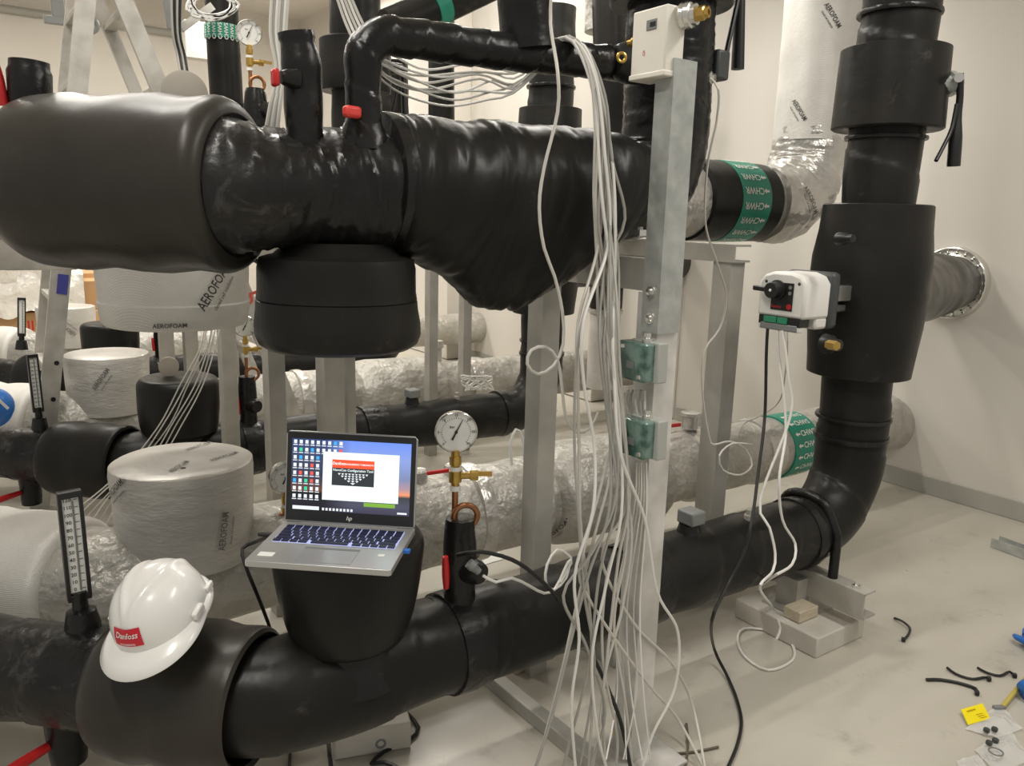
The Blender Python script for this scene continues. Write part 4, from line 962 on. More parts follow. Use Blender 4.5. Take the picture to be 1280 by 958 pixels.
part(T, 'brass_nut', MB().lathe(kf + dirn * .03, dirn, [(0, .013), (.014, .013), (.016, .010), (.022, .010), (.022, .006), (.015, .005)], 6), BRASS)
part(T, 'inlet_stub', MB().lathe(cb + V((-.006, .044, .012)), (-.3, 1, -.1), [(0, .010), (.012, .010), (.013, .007), (.022, .007), (.0221, .001)], 10), BRASS)
part(T, 'rear_clip', MB().box(cb + V((.026, -.02, -.05)), (.008, .03, .05)), GALV)
for i, (px, py, lab) in enumerate(((803, 451, 'upper clear lidded junction box on the front post'), (803, 546, 'lower clear lidded junction box on the front post'))):
    c = PX(px, py, 1.075)
    T = thing('junction_box', lab, 'junction box', c, 'junction boxes on the front post')
    part(T, 'box_back', MB().box(c + V((0.012, -.004, 0)), (.026, .078, .078)), GREYP if False else mat('junction_grey_%d' % i, (.42, .43, .40), .45), bevel=.003)
    part(T, 'clear_lid', MB().box(c + V((-.012, 0.004, 0)), (.030, .074, .074)), PCB, 'tinted clear lid over a green circuit board', bevel=.004)
    for sy in (-1, 1): part(T, 'lid_screw', MB().lathe(c + V((-.027, .004 + sy * .024, sy * .027)), (-1, 0, 0), [(0, .005), (.002, .004), (.0021, .0005)], 10), CHROME)
    part(T, 'terminal_strip', MB().box(c + V((-.0275, .004, -.006)), (.002, .020, .014)), GREYP)
    part(T, 'cable_gland', MB().lathe(c + V((0, -.01, .037)), (0, 0, 1), [(0, .010), (.008, .010), (.009, .007), (.018, .007)], 10), CHROME)

# differential sensor at the riser of the front row, with its thin cable below
sp = PY(884, 98, YA - .075)
T = thing('riser_sensor', 'hex head temperature probe on the upper right riser, feeding a thin cable', 'sensor', sp)
part(T, 'hex_nut', MB().lathe(sp, (.35, -.9, 0), [(-.02, .012), (0, .014), (.010, .014), (.011, .009), (.018, .008), (.0181, .001)], 6), CHROME)
part(T, 'rubber_block', MB().box(sp + V((.055, .03, .035)), (.04, .05, .062)), DARKP, bevel=.006)

# ------------------------------------------------------------------ more gauges and thermometers further back
gC = PY(306, 408, 2.93)
gauge((gC.x, 2.93, 0.50), gC, 0.040, 'small pressure gauge above the second black pipe, left of the hanging black cap', 0.1)
gU = PY(311, 41, 2.93)
gauge((gU.x + .01, 2.93, PY(318, 122, 2.93).z), gU, 0.043, 'pressure gauge high at the top left, above a black cup', 0.15)
mb = MB().lathe(PY(321, 165, 2.93), (0, 0, 1), [(0, .040), (.06, .038), (.08, .042), (.13, .036), (.145, .03), (.146, .001)], 20, .006, 22)
part(UC, 'gauge_cup', mb.lathe(PY(324, 138, 2.93), (.5, -1, 0), [(0, .03), (.05, .028), (.055, .015), (.056, .001)], 14), TAPE)
thermometer(PY(50, 532, 3.2), PY(40, 444, 3.2), 'thermometer standing on the second black pipe, left of the ladder foot', 0.034, True, 0.2)
thermometer(PY(27, 432, 4.75), PY(27, 373, 4.75), 'farthest thermometer, in front of the cardboard boxes', 0.036, False, 0.1)
part(LB, 'red_valve', MB().bar(PY(534, 592, YB - .05), PY(562, 588, YB - .05), .011, .009), RED, 'red valve lever on the foil pipe', bevel=.002)
part(LB, 'valve_body', MB().lathe(PY(566, 610, YB - .02), (0, 0, 1), [(0, .030), (.06, .028), (.07, .025), (.0701, .001)], 18, .003, 25), FOILS)
part(LB, 'valve_body', MB().lathe(PY(523, 610, YB - .02), (0, 0, 1), [(0, .026), (.05, .026), (.055, .020), (.0551, .001)], 18, .003, 25), FOILS)
part(LB, 'top_valve', MB().lathe(PY(862, 535, YB), (0, 0, 1), [(0, .03), (.045, .03), (.048, .035), (.058, .035), (.06, .028), (.0601, .001)], 18, .003, 25), FOILS)
part(LB, 'red_valve', MB().bar(PY(833, 533, YB - .02), PY(850, 531, YB - .02), .012, .010), RED, 'red valve lever on the foil pipe')
part(LD, 'top_valve', MB().lathe(PY(544, 452, YD), (0, 0, 1), [(0, .035), (.07, .035), (.075, .045), (.11, .04), (.111, .001)], 18), FOILS)
part(LD, 'red_valve', MB().bar(PY(541, 437, YD), PY(541, 426, YD), .018, .014), RED, 'red valve lever on the foil pipe')

# foil drop with its black collar, between the two trestles
T = thing('foil_drop', 'vertical foil wrapped drop pipe with a black collar, behind the hanging cable bundle', 'pipe', PY(752, 470, 3.3))
a, b = PY(752, 480, 3.3), PY(757, 300, 3.3)
part(T, 'foil_part', MB().sweep([V((a.x, a.y, .25)), V((a.x, a.y, .5)), V((a.x, a.y, PY(752, 386, 3.3).z))], .085, 28, .004, 9), FOIL)
part(T, 'black_part', MB().sweep([V((a.x, a.y, PY(752, 385, 3.3).z)), V((a.x, a.y, 1.25)), V((a.x, a.y, 1.9))], .092, 28, .003, 9), RUB)
part(T, 'collar', MB().lathe((a.x, a.y, PY(752, 387, 3.3).z), (0, 0, -1), [(0, .085), (0, .096), (.018, .096), (.020, .085)], 28), FOILS)

# far upper black risers with a green band, at the top left and top centre
def riser(nm, label, px0, py0, px1, py1, Y, r, collar=None, bandpy=None):
    a, b = PY(px0, py0, Y), PY(px1, py1, Y); t = thing(nm, label, 'pipe', V((b.x, b.y, b.z)))
    part(t, 'pipe_length', MB().sweep([b, b.lerp(a, .5), a, a + V((0, 0, .4))], r, 28, .004, 8), RUB)
    if collar: part(t, 'collar', MB().lathe(PY(collar[0], collar[1], Y), (0, 0, -1), [(0, r), (.001, r * 1.25), (.16, r * 1.28), (.161, r)], 28, .004, 8), RUB)
    if bandpy:
        c = PY(bandpy[0], bandpy[1], Y)
        part(t, 'marking_band', MB().lathe(c, (0, 0, 1), [(-.001, r - .002), (0, r + .004), (.055, r + .004), (.056, r - .002)], 28), GREEN)
        for k in range(-5, 6):
            tx = MB().wtext('CHWS', c, (0, 0, 1), (-.35, -.9, 0), .022, k * .34, r + .006, .022, PI / 2)
            part(t, 'band_lettering', tx, PAPER, smooth=False)
    return t
riser('insulated_riser', 'black riser with a green band behind the pressure gauge at the top left', 276, -10, 286, 170, 3.6, .066, (286, 130), (278, 50))
riser('insulated_riser', 'black riser at the top beside the pale column, behind the drooping cables', 762, -20, 766, 165, 2.6, .070)
riser('insulated_riser', 'slim dark riser with a foil top seen under the loop, behind the swagged cables', 551, 20, 552, 150, 4.2, .075)
t = riser('foil_riser', 'thick pale foil riser at the top, left of the ivory sensor box', 765, -40, 762, 40, 3.0, .115)
for c_ in t.children: c_.data.materials[0] = FOILJ
a, b = PY(500, 30, 2.45), PY(660, -45, 2.45)
T = thing('insulated_pipe', 'dark overhead pipe with green bands crossing the top centre behind the loop', 'pipe', a)
d_ = b - a
part(T, 'pipe_length', MB().sweep([a - d_ * .08, a, b, b + d_ * .5], .060, 28, .004, 8), RUB)
for k in (.22, .72): part(T, 'marking_band', MB().lathe(a + d_ * k, d_, [(-.001, .058), (0, .064), (.05, .064), (.051, .058)], 28), GREEN, 'green marking band')
a2 = PY(606, 20, 2.5); b2 = PY(590, -30, 2.5)

# far wall pipe, clamp, wall box
a, b = PY(-60, 0, 9.30), PY(300, 46, 9.30)
b.z = a.z; 
solo('conduit', 'thin grey conduit running along the far wall behind the ladder', 'conduit', MB().cyl(V((a.x, 9.34, a.z)), V((a.x + 2.4, 9.34, a.z)), .035, 12), GCAB)
T = thing('pipe_clamp', 'dark bracket with a round clamp on the far wall, left of the ladder', 'clamp', PY(75, 20, 6.0))
part(T, 'arm', MB().bar(PY(55, 24, 6), PY(96, 29, 6), .045, .05), GREYP, bevel=.004); part(T, 'upright', MB().bar(PY(68, -20, 6), PY(74, 24, 6), .07, .03), GREYP, bevel=.004)
part(T, 'round_end', MB().torus(PY(112, 31, 6), (-.2, -1, 0), .045, .014, 20, 8), GREYP); part(T, 'axle', MB().cyl(PY(94, 29, 6), PY(116, 31, 6), .018, 10), GREYP)
solo('wall_box', 'plain pale box on the far wall behind the green banded riser', 'box', MB().box(PY(250, 52, 7.5), (.27, .12, .30)), mat('pale_grey_paint', (.52, .50, .46), .5), bevel=.006)
solo('blind_disc', 'round beige blanking disc on edge behind the upper valve cover', 'disc', MB().lathe(PY(231, 118, 3.2), (-.25, -1, 0), [(0, .075), (.001, .080), (.022, .080), (.024, .074), (.024, .001)], 40), mat('beige_disc', (.30, .275, .235), .5))
T = thing('disc_handle', 'small round beige tag disc standing on the second black branch cap', 'disc', PY(212, 470, 2.95))
part(T, 'disc', MB().lathe(PY(211, 458, 2.98), (-.25, -1, 0), [(0, .034), (.012, .034), (.013, .03), (.013, .001)], 28), mat('tag_disc', (.40, .36, .30), .55))
part(T, 'stem', MB().cyl(PY(212, 466, 2.98), PY(213, 478, 2.98), .006, 8), CHROME)

# ------------------------------------------------------------------ step ladder
T = thing('step_ladder', 'aluminium step ladder straddling the pipes at the far left', 'ladder', (0.6, 3.45, 0))
yl = 3.45
ap = PY(116, -95, yl); lf = PY(62, 500, yl); rf_ = PY(385, 560, yl)
def down(a, b, z=0.0): k = (a.z - z) / (a.z - b.z); return a + (b - a) * k
Lf, Rf = down(ap, lf), down(ap, rf_)
def rail(a, b, nm, wd=.062, dp=.024):
    d = (b - a).normalized(); side = V((d.z, 0, -d.x))
    mb = MB(); mb.bar(a, b, wd, .004, side)
    for s_ in (-1, 1): o_ = side * (s_ * (wd / 2 - .002)) + V((0, dp / 2, 0)); mb.bar(a + o_, b + o_, .004, dp, side)
    return part(T, nm, mb, ALU, smooth=False)
dpt = V((0, .40, 0)); shf = V((0, 0, 0))
for (f, nm) in ((Lf, 'front_rail'), (Rf, 'rear_rail')):
    for k in (0, 1):
        end = f + dpt * k * 1.1
        if k and f is Lf: end = down(ap + dpt, end, .47)
        rail(ap + dpt * k, end, nm, .066 if k == 0 else .05)
    for k in range(1, 7):
        p = ap.lerp(f, k / 8.0); 
        part(T, 'rung', MB().bar(p + V((0, .002, 0)), p + dpt * 1.06, .045, .022, (1, 0, 0)), ALU, bevel=.003)
part(T, 'top_cap', MB().box(ap + dpt * .5 + V((0, 0, .02)), (.16, .50, .05)), REDH)
for k in (.30, .52, .735, .80):
    p = ap.lerp(Lf, k); part(T, 'rivet_hole', MB().cyl(p + V((.012, -.003, 0)), p + V((.012, -.0045, 0)), .009, 12), BLACK)
p = ap.lerp(Lf, .60); d = (Lf - ap).normalized()
part(T, 'blue_label', MB().bar(p - d * .045 + V((.008, -.003, 0)), p + d * .03 + V((.008, -.003, 0)), .036, .002, V((d.z, 0, -d.x))), mat('blue_ink', (.06, .07, .35), .5), 'blue patch on the ladder rail')
pR = PY(311, 374, yl - .02); dR = (Rf - ap).normalized(); sR = V((dR.z, 0, -dR.x))
part(T, 'red_marking', MB().text('b', pR, -dR if False else V((dR.x, 0, dR.z)), -sR, .11), mat('red_ink', (.6, .1, .07), .6), smooth=False)

# ------------------------------------------------------------------ cardboard boxes under plastic film at the back left
def cbox(label, px, py, Y, w_, d_, z0, h_, rz=0.0):
    p = PY(px, py, Y); t = thing('cardboard_box', label, 'box', (p.x, Y, z0), 'cardboard boxes at the back')
    part(t, 'carton', MB().box((p.x, Y, z0 + h_ / 2), (w_, d_, h_), Matrix.Rotation(rz, 3, 'Z')), CARD, bevel=.004)
    part(t, 'packing_tape', MB().box((p.x, Y, z0 + h_ + .001), (w_ + .004, .05, .003), Matrix.Rotation(rz, 3, 'Z')), mat('tape_tan_%d' % px, (.62, .45, .27), .3)); return t
zb1 = PY(40, 391, 6.75).z; zb2 = PY(40, 352, 6.75).z; zb3 = PY(130, 378, 7.05).z; zb4 = PY(130, 342, 7.05).z
b1 = cbox('wide cardboard box with a red mark, behind the farthest thermometer', 30, 400, 7.0, 1.05, .5, 0.0, zb1)
p = PY(36, 408, 6.742)
part(b1, 'red_mark', MB().text('III', p, (1, 0, 0), (0, 0, 1), .10), RED, smooth=False)
b2 = cbox('upper cardboard box beneath the crumpled plastic film', 30, 370, 7.02, 1.0, .46, zb1 + .004, zb2 - zb1 - .01)
b3 = cbox('lower cardboard box right of the ladder leg', 120, 350, 7.3, .60, .5, 0.0, zb3)
b4 = cbox('second cardboard box up, right of the ladder leg', 118, 350, 7.3, .56, .48, zb3 + .004, zb4 - zb3)
# film: a draped sheet over the boxes
vs = []; fs = []; NX, NY = 40, 16
p = PY(30, 360, 7.0)
for j in range(NY + 1):
    for i in range(NX + 1):
        x = p.x - .62 + 0.98 * i / NX; v = j / NY
        bulge = .06 + .08 * math.sin(PI * i / NX) ** 2
        if v < .4: yy = 7.32 - v / .4 * .60; zz = zb2 + bulge
        else:
            k = (v - .4) / .6; yy = 6.72 - .02 * k; zz = (zb2 + bulge) + (zb1 - .01 + .03 * math.sin(i * .55) - zb2 - bulge) * k
        q_ = V((x, yy, zz)); n_ = abs(noise.noise(q_ * 6)) * .10 + abs(noise.noise(q_ * 15)) * .04
        vs.append(q_ + V((0, -n_, n_ * (1 if v < .4 else .15))))
for j in range(NY):
    for i in range(NX): a = j * (NX + 1) + i; fs.append((a, a + 1, a + NX + 2, a + NX + 1))
solo('plastic_film', 'crumpled milky plastic film draped over the cardboard boxes at the back left', 'plastic sheet', MB().add(vs, fs), FILM)
T = thing('blue_helmet', 'blue hard hat with white streaks hanging at the left edge', 'helmet', PY(-6, 508, 2.75))
c = PY(-8, 508, 2.75)
part(T, 'shell', MB().lathe(c, (.35, -.8, .3), [(-.02, .052), (0, .054), (.02, .050), (.035, .038), (.045, .02), (.047, .001)], 28), BLUE)
part(T, 'brim', MB().lathe(c, (.35, -.8, .3), [(-.022, .05), (-.02, .062), (-.016, .062), (-.015, .05)], 28), BLUE)
part(T, 'white_streak', MB().bar(c + V((.012, -.044, .028)), c + V((.034, -.036, -.004)), .008, .004), PAPER)

# ------------------------------------------------------------------ cables
def cable(label, pts, r, m, group=None, nm='cable', step=.02, seg=6):
    ps = smooth_path([V(p) for p in pts], step)
    for p in ps: p.z = max(p.z, r + .0005)
    return solo(nm, label, 'cable', MB().sweep(ps, r, seg), m, group)
R_ = random.Random(11)
# the grey bundle that hangs over the loop pipe and down the front post
paths = [
 [(690, 52), (712, 50), (735, 80), (745, 150), (742, 240), (748, 330), (765, 410), (782, 500), (775, 590), (745, 660), (722, 760), (700, 850), (672, 962)],
 [(692, 54), (714, 50), (738, 90), (748, 160), (745, 260), (752, 350), (772, 430), (790, 520), (788, 620), (772, 700), (760, 800), (748, 900), (742, 965)],
 [(694, 54), (716, 49), (742, 100), (752, 180), (750, 280), (758, 360), (770, 440), (778, 540), (760, 640), (735, 720), (715, 800), (690, 900), (668, 968)],
 [(690, 55), (718, 50), (745, 96), (757, 190), (760, 300), (745, 400), (745, 480), (756, 560), (742, 640), (720, 720), (725, 800), (715, 880), (718, 966)],
 [(696, 52), (722, 52), (748, 110), (755, 200), (748, 300), (738, 400), (735, 480), (738, 560), (728, 660), (738, 760), (742, 860), (735, 968)],
 [(698, 53), (726, 54), (750, 120), (758, 220), (768, 310), (782, 420), (792, 520), (800, 600), (782, 690), (768, 780), (780, 880), (790, 968)],
 [(700, 54), (728, 56), (754, 130), (762, 230), (755, 330), (764, 420), (775, 520), (770, 620), (748, 720), (735, 830), (712, 930), (700, 968)],
 [(696, 50), (730, 58), (756, 140), (768, 240), (770, 340), (778, 430), (788, 540), (776, 640), (758, 730), (742, 820), (748, 910), (760, 968)],
 [(694, 52), (724, 55), (750, 130), (764, 230), (774, 330), (786, 440), (796, 540), (784, 640), (760, 720), (752, 820), (770, 920), (768, 968)],
 [(690, 53), (720, 52), (744, 110), (750, 200), (760, 320), (775, 450), (782, 560), (790, 660), (776, 760), (756, 860), (756, 968)],
 [(694, 51), (730, 55), (758, 120), (765, 200), (780, 275), (756, 330), (742, 400), (733, 470), (731, 560), (722, 640), (730, 740), (745, 840), (722, 968)],
 [(692, 52), (716, 52), (742, 120), (752, 240), (764, 360), (780, 470), (792, 570), (806, 650), (822, 740), (846, 790), (842, 860), (815, 920), (800, 968)],
 [(690, 53), (720, 54), (746, 140), (760, 260), (772, 380), (788, 480), (800, 580), (780, 640), (752, 700), (790, 780), (838, 830), (866, 880), (884, 968)],
 [(692, 50), (718, 51), (746, 130), (756, 250), (768, 370), (784, 480), (776, 560), (726, 700), (732, 740), (776, 810), (816, 860), (846, 900), (880, 962)],
 [(693, 53), (722, 53), (750, 140), (762, 270), (777, 390), (783, 500), (770, 620), (738, 690), (705, 745), (735, 810), (755, 890), (735, 968)],
]
for i, ps in enumerate(paths):
    pts = []
    for k, (px, py) in enumerate(ps):
        Y = 1.30 if k == 0 else 1.235 if k == 1 else 1.175 if py < 150 else 1.150 if py < 380 else 1.085 if py > 560 else 1.105
        j = 2.0 if k > 1 else 1
        Y -= (i % 4) * .006
        if 380 < py < 620: px -= 14
        pts.append(PF(px + R_.uniform(-j, j), py + R_.uniform(-2, 2), Y))
    cable('thin pale cable in the bundle draped over the loop pipe and down the front post', pts, .0030, (WCAB, WCAB, GCAB, WCAB2)[i % 4], 'grey cable bundle at the front post')
# cables fanning down from the lower junction box
for i in range(5):
    x0 = 790 + i * 3; x1 = 770 + i * 8
    pts = [PX(x0 + 6, 578, 1.07), PX(x0 + 2 + i, 640, 1.08), PX(x1 - 2, 760, 1.083), PX(x1 + 2, 860, 1.083)]
    pts.append(PF(x1 + R_.uniform(-20, 20), 950, 1.03))
    cable('thin grey cable running from the lower junction box down the post face', pts, .0017, (WCAB2, WCAB)[i % 2], 'cables down the post face')
for i in range(5):
    cable('thin grey cable linking the two junction boxes beside the post', [PX(786 + i * 5, 488, 1.075), PX(782 + i * 6, 500, 1.08), PX(786 + i * 5, 515, 1.08), PX(790 + i * 4, 528, 1.08)], .0024, (WCAB, GCAB)[i % 2], 'cables linking the junction boxes')
# swags behind the loop pipe
for i in range(9):
    y0 = 58 + i * 4; sag = 90 + i * 5.0 + R_.uniform(-7, 7); xm = R_.uniform(-26, 26)
    pts = [PY(466, y0, 1.46), PY(500 + xm * .3, y0 + (sag - y0) * R_.uniform(.45, .8), 1.50), PY(550 + xm, sag + R_.uniform(-3, 7), 1.52), PY(606 + xm * .6, sag - R_.uniform(0, 14), 1.52), PY(642, 92 + i * 3 + R_.uniform(-6, 6), 1.50), PY(668 + i * 2, 78, 1.46)]
    cable('thin white cable swagged behind the thin loop pipe', pts, .0025, (WCAB2, WCAB)[i % 2], 'white cables swagged behind the loop')
for i in range(5):
    cable('thin white cable slanting down behind the elbow of the loop pipe', [PY(416 + i * 4, -20, 1.52), PY(428 + i * 5, 18, 1.50), PY(444 + i * 5, 52, 1.46), PY(468, 66 + i * 3, 1.46)], .0030, (WCAB, WCAB2)[i % 2], 'white cables behind the loop elbow')
# bundle behind the vent stub
for i in range(7):
    cable('thin grey cable of the bundle rising behind the short black vent stub', [PY(342 + i * 3.4, -30, 1.60), PY(338 + i * 3.2, 40, 1.56), PY(346 + i * 1.5, 90, 1.52), PY(338 + i * 2, 130, 1.50), PY(331 + i * 2.6, 170, 1.50)], .0033, (WCAB, GCAB, WCAB2)[i % 3], 'grey cables behind the vent stub')
# bundle at the left: from the hanging foil cap down to the floor
for i in range(6):
    a0 = 250 + i * 4.6; e = R_.uniform(-4, 4)
    pts = [PY(a0 + 6, 385, 2.42), PY(a0 + e, 430, 2.42), PY(a0 - 22 - e, 480, 2.42), PY(a0 - 52 + i * 2 + e, 530, 2.42), PY(165 + i * 6 - e, 578, 2.42), PY(125 + i * 7 + e, 612, 2.42), PY(78 + i * 9, 652 + i * 4, 2.42), PY(30 + i * 10, 705 + i * 3, 2.42)]
    cable('thin pale cable sagging left from under the hanging foil cap', pts, .0020, (WCAB, WCAB2)[i % 2], 'cables sagging from the foil cap')
# single loose cables
YK = 1.15
cable('single pale cable hanging before the strainer bag, looped at the far post', [PY(690, -20, 1.20), PY(688, 30, 1.20), PY(697, 90, YK), PY(697, 140, YK), PY(680, 210, YK), PY(674, 260, YK), PY(680, 310, YK), PY(693, 345, YK), PY(703, 390, YK), PY(704, 430, YK), PY(692, 457, YK), PY(672, 468, YK), PY(659, 455, YK), PY(664, 438, YK), PY(682, 434, YK), PY(697, 450, YK), PY(703, 490, YK), PY(708, 525, YK), PY(722, 541, YK), PY(738, 535, YK), PY(748, 516, YK)], .0032, WCAB)
cable('thin pale cable dropping from the riser probe past the rear trestle', [PY(888, 98, 1.22), PY(898, 112, 1.20), PY(896, 150, 1.22), PY(884, 210, 1.25), PY(882, 280, 1.28), PY(897, 330, 1.32), PY(908, 370, 1.36), PY(900, 410, 1.38), PY(880, 440, 1.38), PY(878, 490, 1.38), PY(886, 545, 1.38), PY(892, 556, 1.38), PY(912, 552, 1.38), PY(932, 562, 1.38), PY(940, 582, 1.36), PY(925, 594, 1.34), PY(904, 588, 1.34), PY(899, 570, 1.34), PY(915, 555, 1.36), PY(940, 556, 1.36)], .0026, WCAB)
a0 = V((1.78, YA + .03, ac.z - .075))
cable('black cable dropping from the actuator to the floor in front of the pipe', [PX(960, 404, 1.78), PX(958, 440, 1.77), PX(956, 520, 1.76), PY(948, 590, 1.26), PY(940, 650, 1.19), PY(930, 690, 1.18), PY(908, 735, 1.18), PY(890, 775, 1.15), PZ(893, 812, .05), PZ(912, 852, .006), PZ(926, 895, .006), PZ(922, 930, .006), PZ(905, 970, .006)], .0042, BCAB, nm='power_cable')
cable('left of the two white cables from the actuator, ending in a loop on the floor', [PX(972, 406, 1.78), PX(973, 440, 1.77), PX(980, 500, 1.76), PY(982, 545, 1.24), PY(974, 600, 1.20), PY(978, 650, 1.20), PY(994, 680, 1.19), PY(990, 706, 1.16), PY(965, 722, 1.15), PZ(948, 738, .02), PZ(946, 765, .005), PZ(965, 790, .005), PZ(990, 806, .005), PZ(990, 826, .005), PZ(960, 838, .005), PZ(932, 822, .005), PZ(922, 800, .005), PZ(930, 786, .005), PZ(960, 788, .005)], .0036, WCAB2)
cable('right of the two white cables from the actuator, laid over the front pipe', [PX(977, 406, 1.78), PX(981, 430, 1.77), PX(985, 470, 1.77), PX(988, 520, 1.76), PY(950, 625, 1.235), PY(962, 660, 1.19), PY(969, 692, 1.17), PY(966, 714, 1.15), PY(950, 735, 1.10), PZ(966, 760, .066), PZ(975, 785, .066), PZ(970, 800, .066)], .0034, WCAB2)
cable('thin white cable from the actuator curling back to the rear trestle', [PX(983, 408, 1.78), PX(984, 440, 1.80), PY(975, 500, 1.50), PY(950, 520, 1.55), PY(930, 530, 1.6), PY(921, 548, 1.6)], .002, WCAB)
# sensor at the gauge tap: black plug, white lead with a coil, black lead down to the floor
g0 = PY(596, 712, 1.20)
cable('black cable arching from the gauge tap over the front pipe down to the floor', [PY(572, 694, 1.255), PY(600, 690, 1.21), PY(640, 700, 1.185), PY(672, 722, 1.185), PY(700, 752, 1.185), PY(730, 800, 1.15), PY(755, 850, 1.10), PF(775, 900, 1.08), PF(790, 968, 1.04)], .0042, BCAB, nm='power_cable')
T = thing('sensor_plug', 'grey sensor plug with a white lead at the gauge tap', 'plug', PY(597, 712, 1.215))
part(T, 'plug_body', MB().lathe(PY(586, 704, 1.222), PY(604, 720, 1.208) - PY(586, 704, 1.222), [(0, .010), (.012, .011), (.014, .009), (.028, .007), (.029, .003)], 14), GREYP)
cable('white sensor lead with a tied coil lying on the front pipe', [PY(604, 720, 1.208), PY(620, 728, 1.203), PY(640, 723, 1.200), PY(662, 733, 1.200), PY(680, 742, 1.200), PY(694, 736, 1.200), PY(706, 712, 1.20), PY(712, 700, 1.20), PY(708, 722, 1.199), PY(692, 738, 1.198), PY(682, 728, 1.200), PY(684, 706, 1.205), PY(696, 688, 1.212), PY(710, 694, 1.21), PY(714, 704, 1.203), PY(700, 728, 1.198)], .0030, WCAB2)
# laptop supply lead
cable('black laptop power lead drooping from the left side of the laptop', [LX @ V((-LW / 2 - .002, .03, .005)), PY(318, 678, 1.42), PY(303, 686, 1.43), PY(306, 705, 1.40), PY(318, 735, 1.40), PY(330, 765, 1.43), PY(340, 795, 1.46), PY(345, 830, 1.50), PZ(362, 930, .006), PZ(361, 968, .006)], .0036, BCAB, nm='power_cable')
part_ = thing('lead_plug', 'black power plug at the left side of the laptop', 'plug', LX @ V((-LW / 2 - .012, .03, .006)))
part(part_, 'plug_body', MB(LX).cyl(V((-LW / 2 + .0005, .03, .006)), V((-LW / 2 - .026, .03, .006)), .0055, 10, .0035), BLACK)
cable('black cable hanging under the front pipe left of the foam block', [PY(404, 890, 1.30), PY(409, 912, 1.29), PZ(412, 945, .03), PZ(416, 975, .006)], .0045, BCAB, nm='power_cable')
cable('black cable looping on the floor right of the foam block', [PZ(498, 880, .02), PZ(510, 893, .008), PZ(523, 910, .006), PZ(512, 925, .006), PZ(480, 940, .006), PZ(464, 955, .006), PZ(480, 953, .006), PZ(500, 962, .006), PZ(520, 985, .006)], .0045, BCAB, nm='power_cable')
cable('small nest of white cable coiled on the second black pipe', [PY(575 + 22 * math.cos(k * 1.75) * (.8 + .25 * math.sin(k)) + 22, 478 + 10 * math.sin(k * 1.75 + .3 * k), 2.83) for k in range(22)], .0035, WCAB2, nm='cable_coil')
cp_ = [PY(265 + 28 * math.cos(k * 1.3) * (1 + .2 * math.sin(k * 2)), 6 + 16 * math.sin(k * 1.3) * (1 + .25 * math.cos(k * 1.7)), 3.3) for k in range(34)]
cable('tangled coil of white cable at the top left above the green band', cp_, .0055, WCAB2, nm='cable_coil')
for i in range(4):
    cable('thin dark cable hanging from the tangle at the top left', [PY(214 + i * 4, -20, 3.4), PY(216 + i * 3, 40, 3.4), PY(222 + i * 3, 70, 3.4), PY(226 + i * 3, 95, 3.35)], .005, (GCAB, BCAB)[i % 2], 'cables hanging at the top left')
T = thing('cable_bracket', 'dark perforated bracket hanging at the top left beside the cable tangle', 'bracket', PY(213, 20, 3.6))
part(T, 'plate', MB().bar(PY(208, -25, 3.6), PY(218, 36, 3.6), .05, .02), GREYP); part(T, 'arm', MB().bar(PY(226, 36, 3.5), PY(265, 8, 3.5), .03, .03), STEELW)
# two red lever handles of rows further back and the wires at the black riser
# ------------------------------------------------------------------ things on the floor
def tie(label, pts, r=.0036):
    ps = smooth_path([PZ(px, py, z) for px, py, z in pts], .01)
    for p in ps: p.z = max(p.z, r)
    t = thing('cable_tie', label, 'cable tie', ps[0], 'cut black cable ties')
    part(t, 'strap', MB().sweep(ps, r, 6), BLACK)
    e = ps[-1]; part(t, 'lock_head', MB().box(e + V((0, 0, .003)), (.012, .010, .010), Matrix.Rotation(.6, 3, 'Z')), BLACK, bevel=.001)
tie('cut black cable tie alone on the floor beside the concrete pad', [(1118, 773, .004), (1128, 777, .012), (1137, 785, .01), (1136, 793, .006), (1129, 801, .004)])
tie('straight black cable tie nearest the yellow card', [(1158, 850, .005), (1175, 850, .005), (1198, 854, .005), (1219, 861, .005), (1221, 868, .004)], .0046)
tie('curved black cable tie between the other two, above the yellow card', [(1184, 835, .006), (1195, 843, .005), (1215, 849, .005), (1232, 847, .006), (1236, 850, .005)])
tie('curved black cable tie nearest the right edge', [(1222, 835, .006), (1233, 841, .005), (1250, 845, .005), (1262, 840, .008), (1268, 846, .004)])
a, b, c, d = PZ(1201, 888, .012), PZ(1228, 880, .016), PZ(1238, 899, .010), PZ(1210, 907, .006)
up = V((0, 0, .0015))
T = thing('yellow_card', 'small yellow printed card lying on the floor at the lower right', 'card', (a + b + c + d) / 4)
part(T, 'card', MB().add([a, b, c, d, a + up, b + up, c + up, d + up], [(3, 2, 1, 0), (4, 5, 6, 7), (0, 1, 5, 4), (1, 2, 6, 5), (2, 3, 7, 6), (3, 0, 4, 7)]), YELL, smooth=False)
exc = (b - a).normalized(); n_ = exc.cross((a - d)).normalized()
if n_.z < 0: n_ = -n_
eyc = n_.cross(exc)
cc_ = (a + b + c + d) / 4 + n_ * .0024
pr_ = MB(); pr_.text('Sonder', cc_ + eyc * .010, exc, eyc, .012)
pr_ = MB()
for i in range(6): pr_.box(cc_ + eyc * .012 + exc * (-.012 + i * .0045), (.0026, .005, .0003), Matrix.Rotation(math.atan2(exc.y, exc.x), 3, 'Z'))
for i in range(3): pr_.box(cc_ - eyc * (.004 + i * .006) + exc * .008, (.022, .0015, .0003), Matrix.Rotation(math.atan2(exc.y, exc.x), 3, 'Z'))
part(T, 'print_lines', pr_, mat('dark_yellow_ink', (.45, .30, 0), .6), smooth=False)['kind'] = 'stuff'
